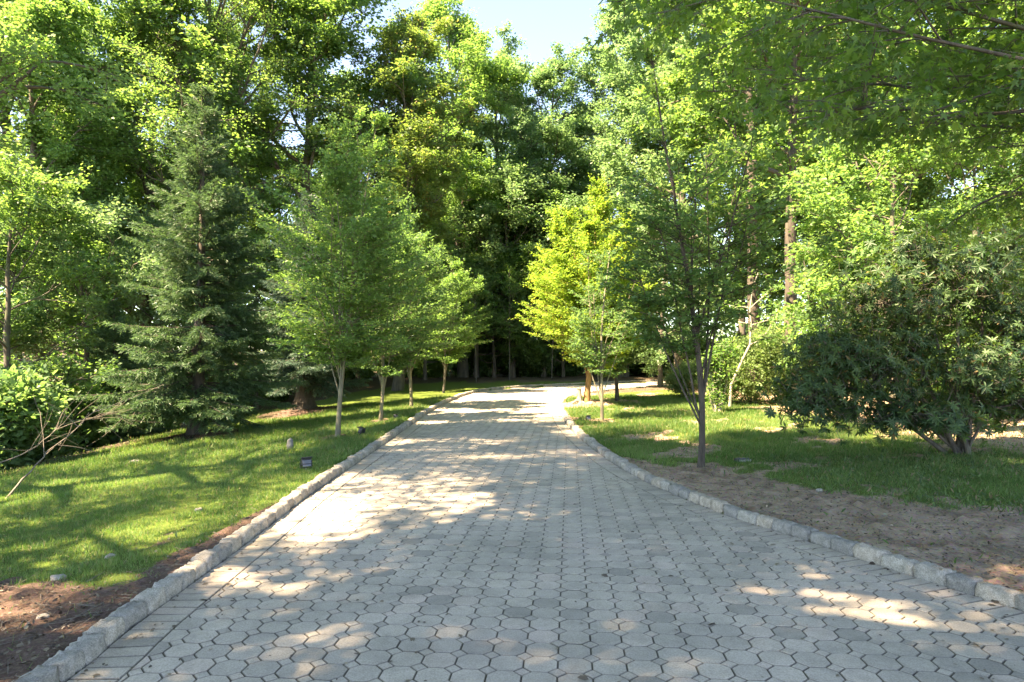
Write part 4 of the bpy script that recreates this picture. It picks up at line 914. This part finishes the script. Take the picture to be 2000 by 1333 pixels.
spotlight(at(1149, 823), 0.2, 0.75, 'small dark light at the sunny foot of the multi stemmed hornbeam')
# low black fitting in the right lawn
p = at(1451, 903); e = empty('ground_light', p, 0.1, 1); tag(e, 'low black ground light sunk in the right lawn', 'garden light')
P = Poly(); box(P, 0, 0, 0.02, 0.26, 0.16, 0.07, None, 0.85); bev(link('housing', P.mesh('housing', M['black']), e), 0.012)
P = Poly(); box(P, 0, -0.01, 0.062, 0.16, 0.10, 0.014, rotx(-0.08)); bev(link('lens', P.mesh('lens', M['glass']), e), 0.004)
P = Poly()
box(P, 0, -0.085, 0.03, 0.2, 0.012, 0.04)
link('grille', P.mesh('grille', M['grey_metal']), e)
# upright stone marker
p = at(567, 879)
o = link('stone_marker', lump_mesh('stone_marker', 4, 0.062, 0.05, 0.14, M['slate'], 0.08)); o.location = (p[0], p[1], p[2]+0.09)
tag(o, 'small upright grey stone marker on the left lawn', 'stone')
# pale weathered stump beside the glowing hornbeam
def stump():
    rng = np.random.default_rng(6); T = Tubes()
    T.add([(0, 0, -0.1), (-0.01, 0, 0.08), (-0.03, 0, 0.3), (-0.05, 0, 0.46), (-0.06, 0, 0.52), (-0.06, 0, 0.525)], [.13, .1, .085, .08, .05, .001], 9, 0.09, rng)
    a = T.mesh('wood', M['bark_pale']); T = Tubes(); T.add([(-0.02, -0.04, 0.08), (-0.12, -0.07, 0.10), (-0.22, -0.09, 0.03), (-0.3, -0.1, -0.02)], [.05, .05, .04, .02], 8, 0.06, rng); T.add([(0.03, -0.03, 0.05), (0.11, -0.08, 0.03), (0.16, -0.12, -0.03)], [.045, .035, .02], 8, 0.06, rng)
    return a, T.mesh('root', M['bark_pale'])
p = at(1133, 788); e = empty('tree_stump', p, 0, 1.0); tag(e, 'pale weathered stump standing at the tip of the bend', 'stump'); a, b = stump(); link('wood', a, e); link('root', b, e)
# loose pale stones and a few fallen leaves seen singly
for px, py, s, lb in ((388, 998, 0.05, 'small white stone in the middle of the left lawn'), (215, 1090, 0.045, 'flat whitish stone in the lawn above the mulch'), (113, 1135, 0.05, 'pale pinkish stone at the edge of the grass'), (85, 1212, 0.035, 'small white stone lying on the bark mulch'),
                      (262, 905, 0.09, 'pale flat rock at the far side of the left lawn'), (1600, 960, 0.05, 'pale stone on the bare soil at the right')):
    p = at(px, py); o = link('lawn_stone', lump_mesh('lawn_stone', px, s*1.1, s*0.8, s*0.5, M['stone'])); o.location = (p[0], p[1], p[2]+s*0.12); o.rotation_euler = (0, 0, px); tag(o, lb, 'stone', 'loose stones on the ground')
# fallen branches at the left
def branch(pts, r, seed, kids):
    rng = np.random.default_rng(seed); T = Tubes(); P = [np.array(q) for q in pts]; o = P[0]; P = [q-o for q in P]
    s = np.linspace(0, 1, len(P)); q = np.linspace(0, 1, 16); c = np.stack([np.interp(q, s, [p_[k] for p_ in P]) for k in range(3)], 1); c[1:-1] += rng.normal(0, 0.015, (14, 3))
    T.add(c, np.linspace(r, r*0.25, 16), 7, 0.04, rng); me = T.mesh('limb', M['deadwood']); T = Tubes()
    for k in range(kids):
        i0 = rng.integers(4, 15); d = norm(norm(c[i0+1 if i0 < 15 else i0]-c[i0-1])*0.8+rng.standard_normal(3)*np.array([.6, .6, .45])); cc_ = curve(rng, c[i0], d, rng.uniform(0.4, 1.3), 6, 0.1, 0.0)
        T.add(cc_, np.linspace(r*0.35, 0.003, 7), 5)
    return me, T.mesh('twig', M['deadwood']), tuple(o)
def wp(px, py, d): return ray(px, py, d)
for pts, r, sd_, kd, lb in (([wp(-10, 1005, 9.8), wp(45, 935, 10.3), wp(110, 870, 11), wp(200, 790, 12.5)], 0.018, 1, 7, 'longest fallen branch, its thick end on the lawn at the left edge'),
                         ([wp(-40, 925, 12.5), wp(60, 880, 13), wp(120, 835, 13.6), wp(215, 805, 14.6)], 0.016, 2, 12, 'dead branch lying across the dark undergrowth at the far left'),
                         ([wp(60, 850, 14.5), wp(140, 822, 15), wp(225, 810, 15.5), wp(300, 850, 16.5)], 0.014, 3, 12, 'thin arching dead branch beside the ragged spruce')):
    a, b, O = branch(pts, r, sd_, kd); e = empty('fallen_branch', O); tag(e, lb, 'branch', 'fallen branches at the left'); link('limb', a, e); link('twig', b, e)
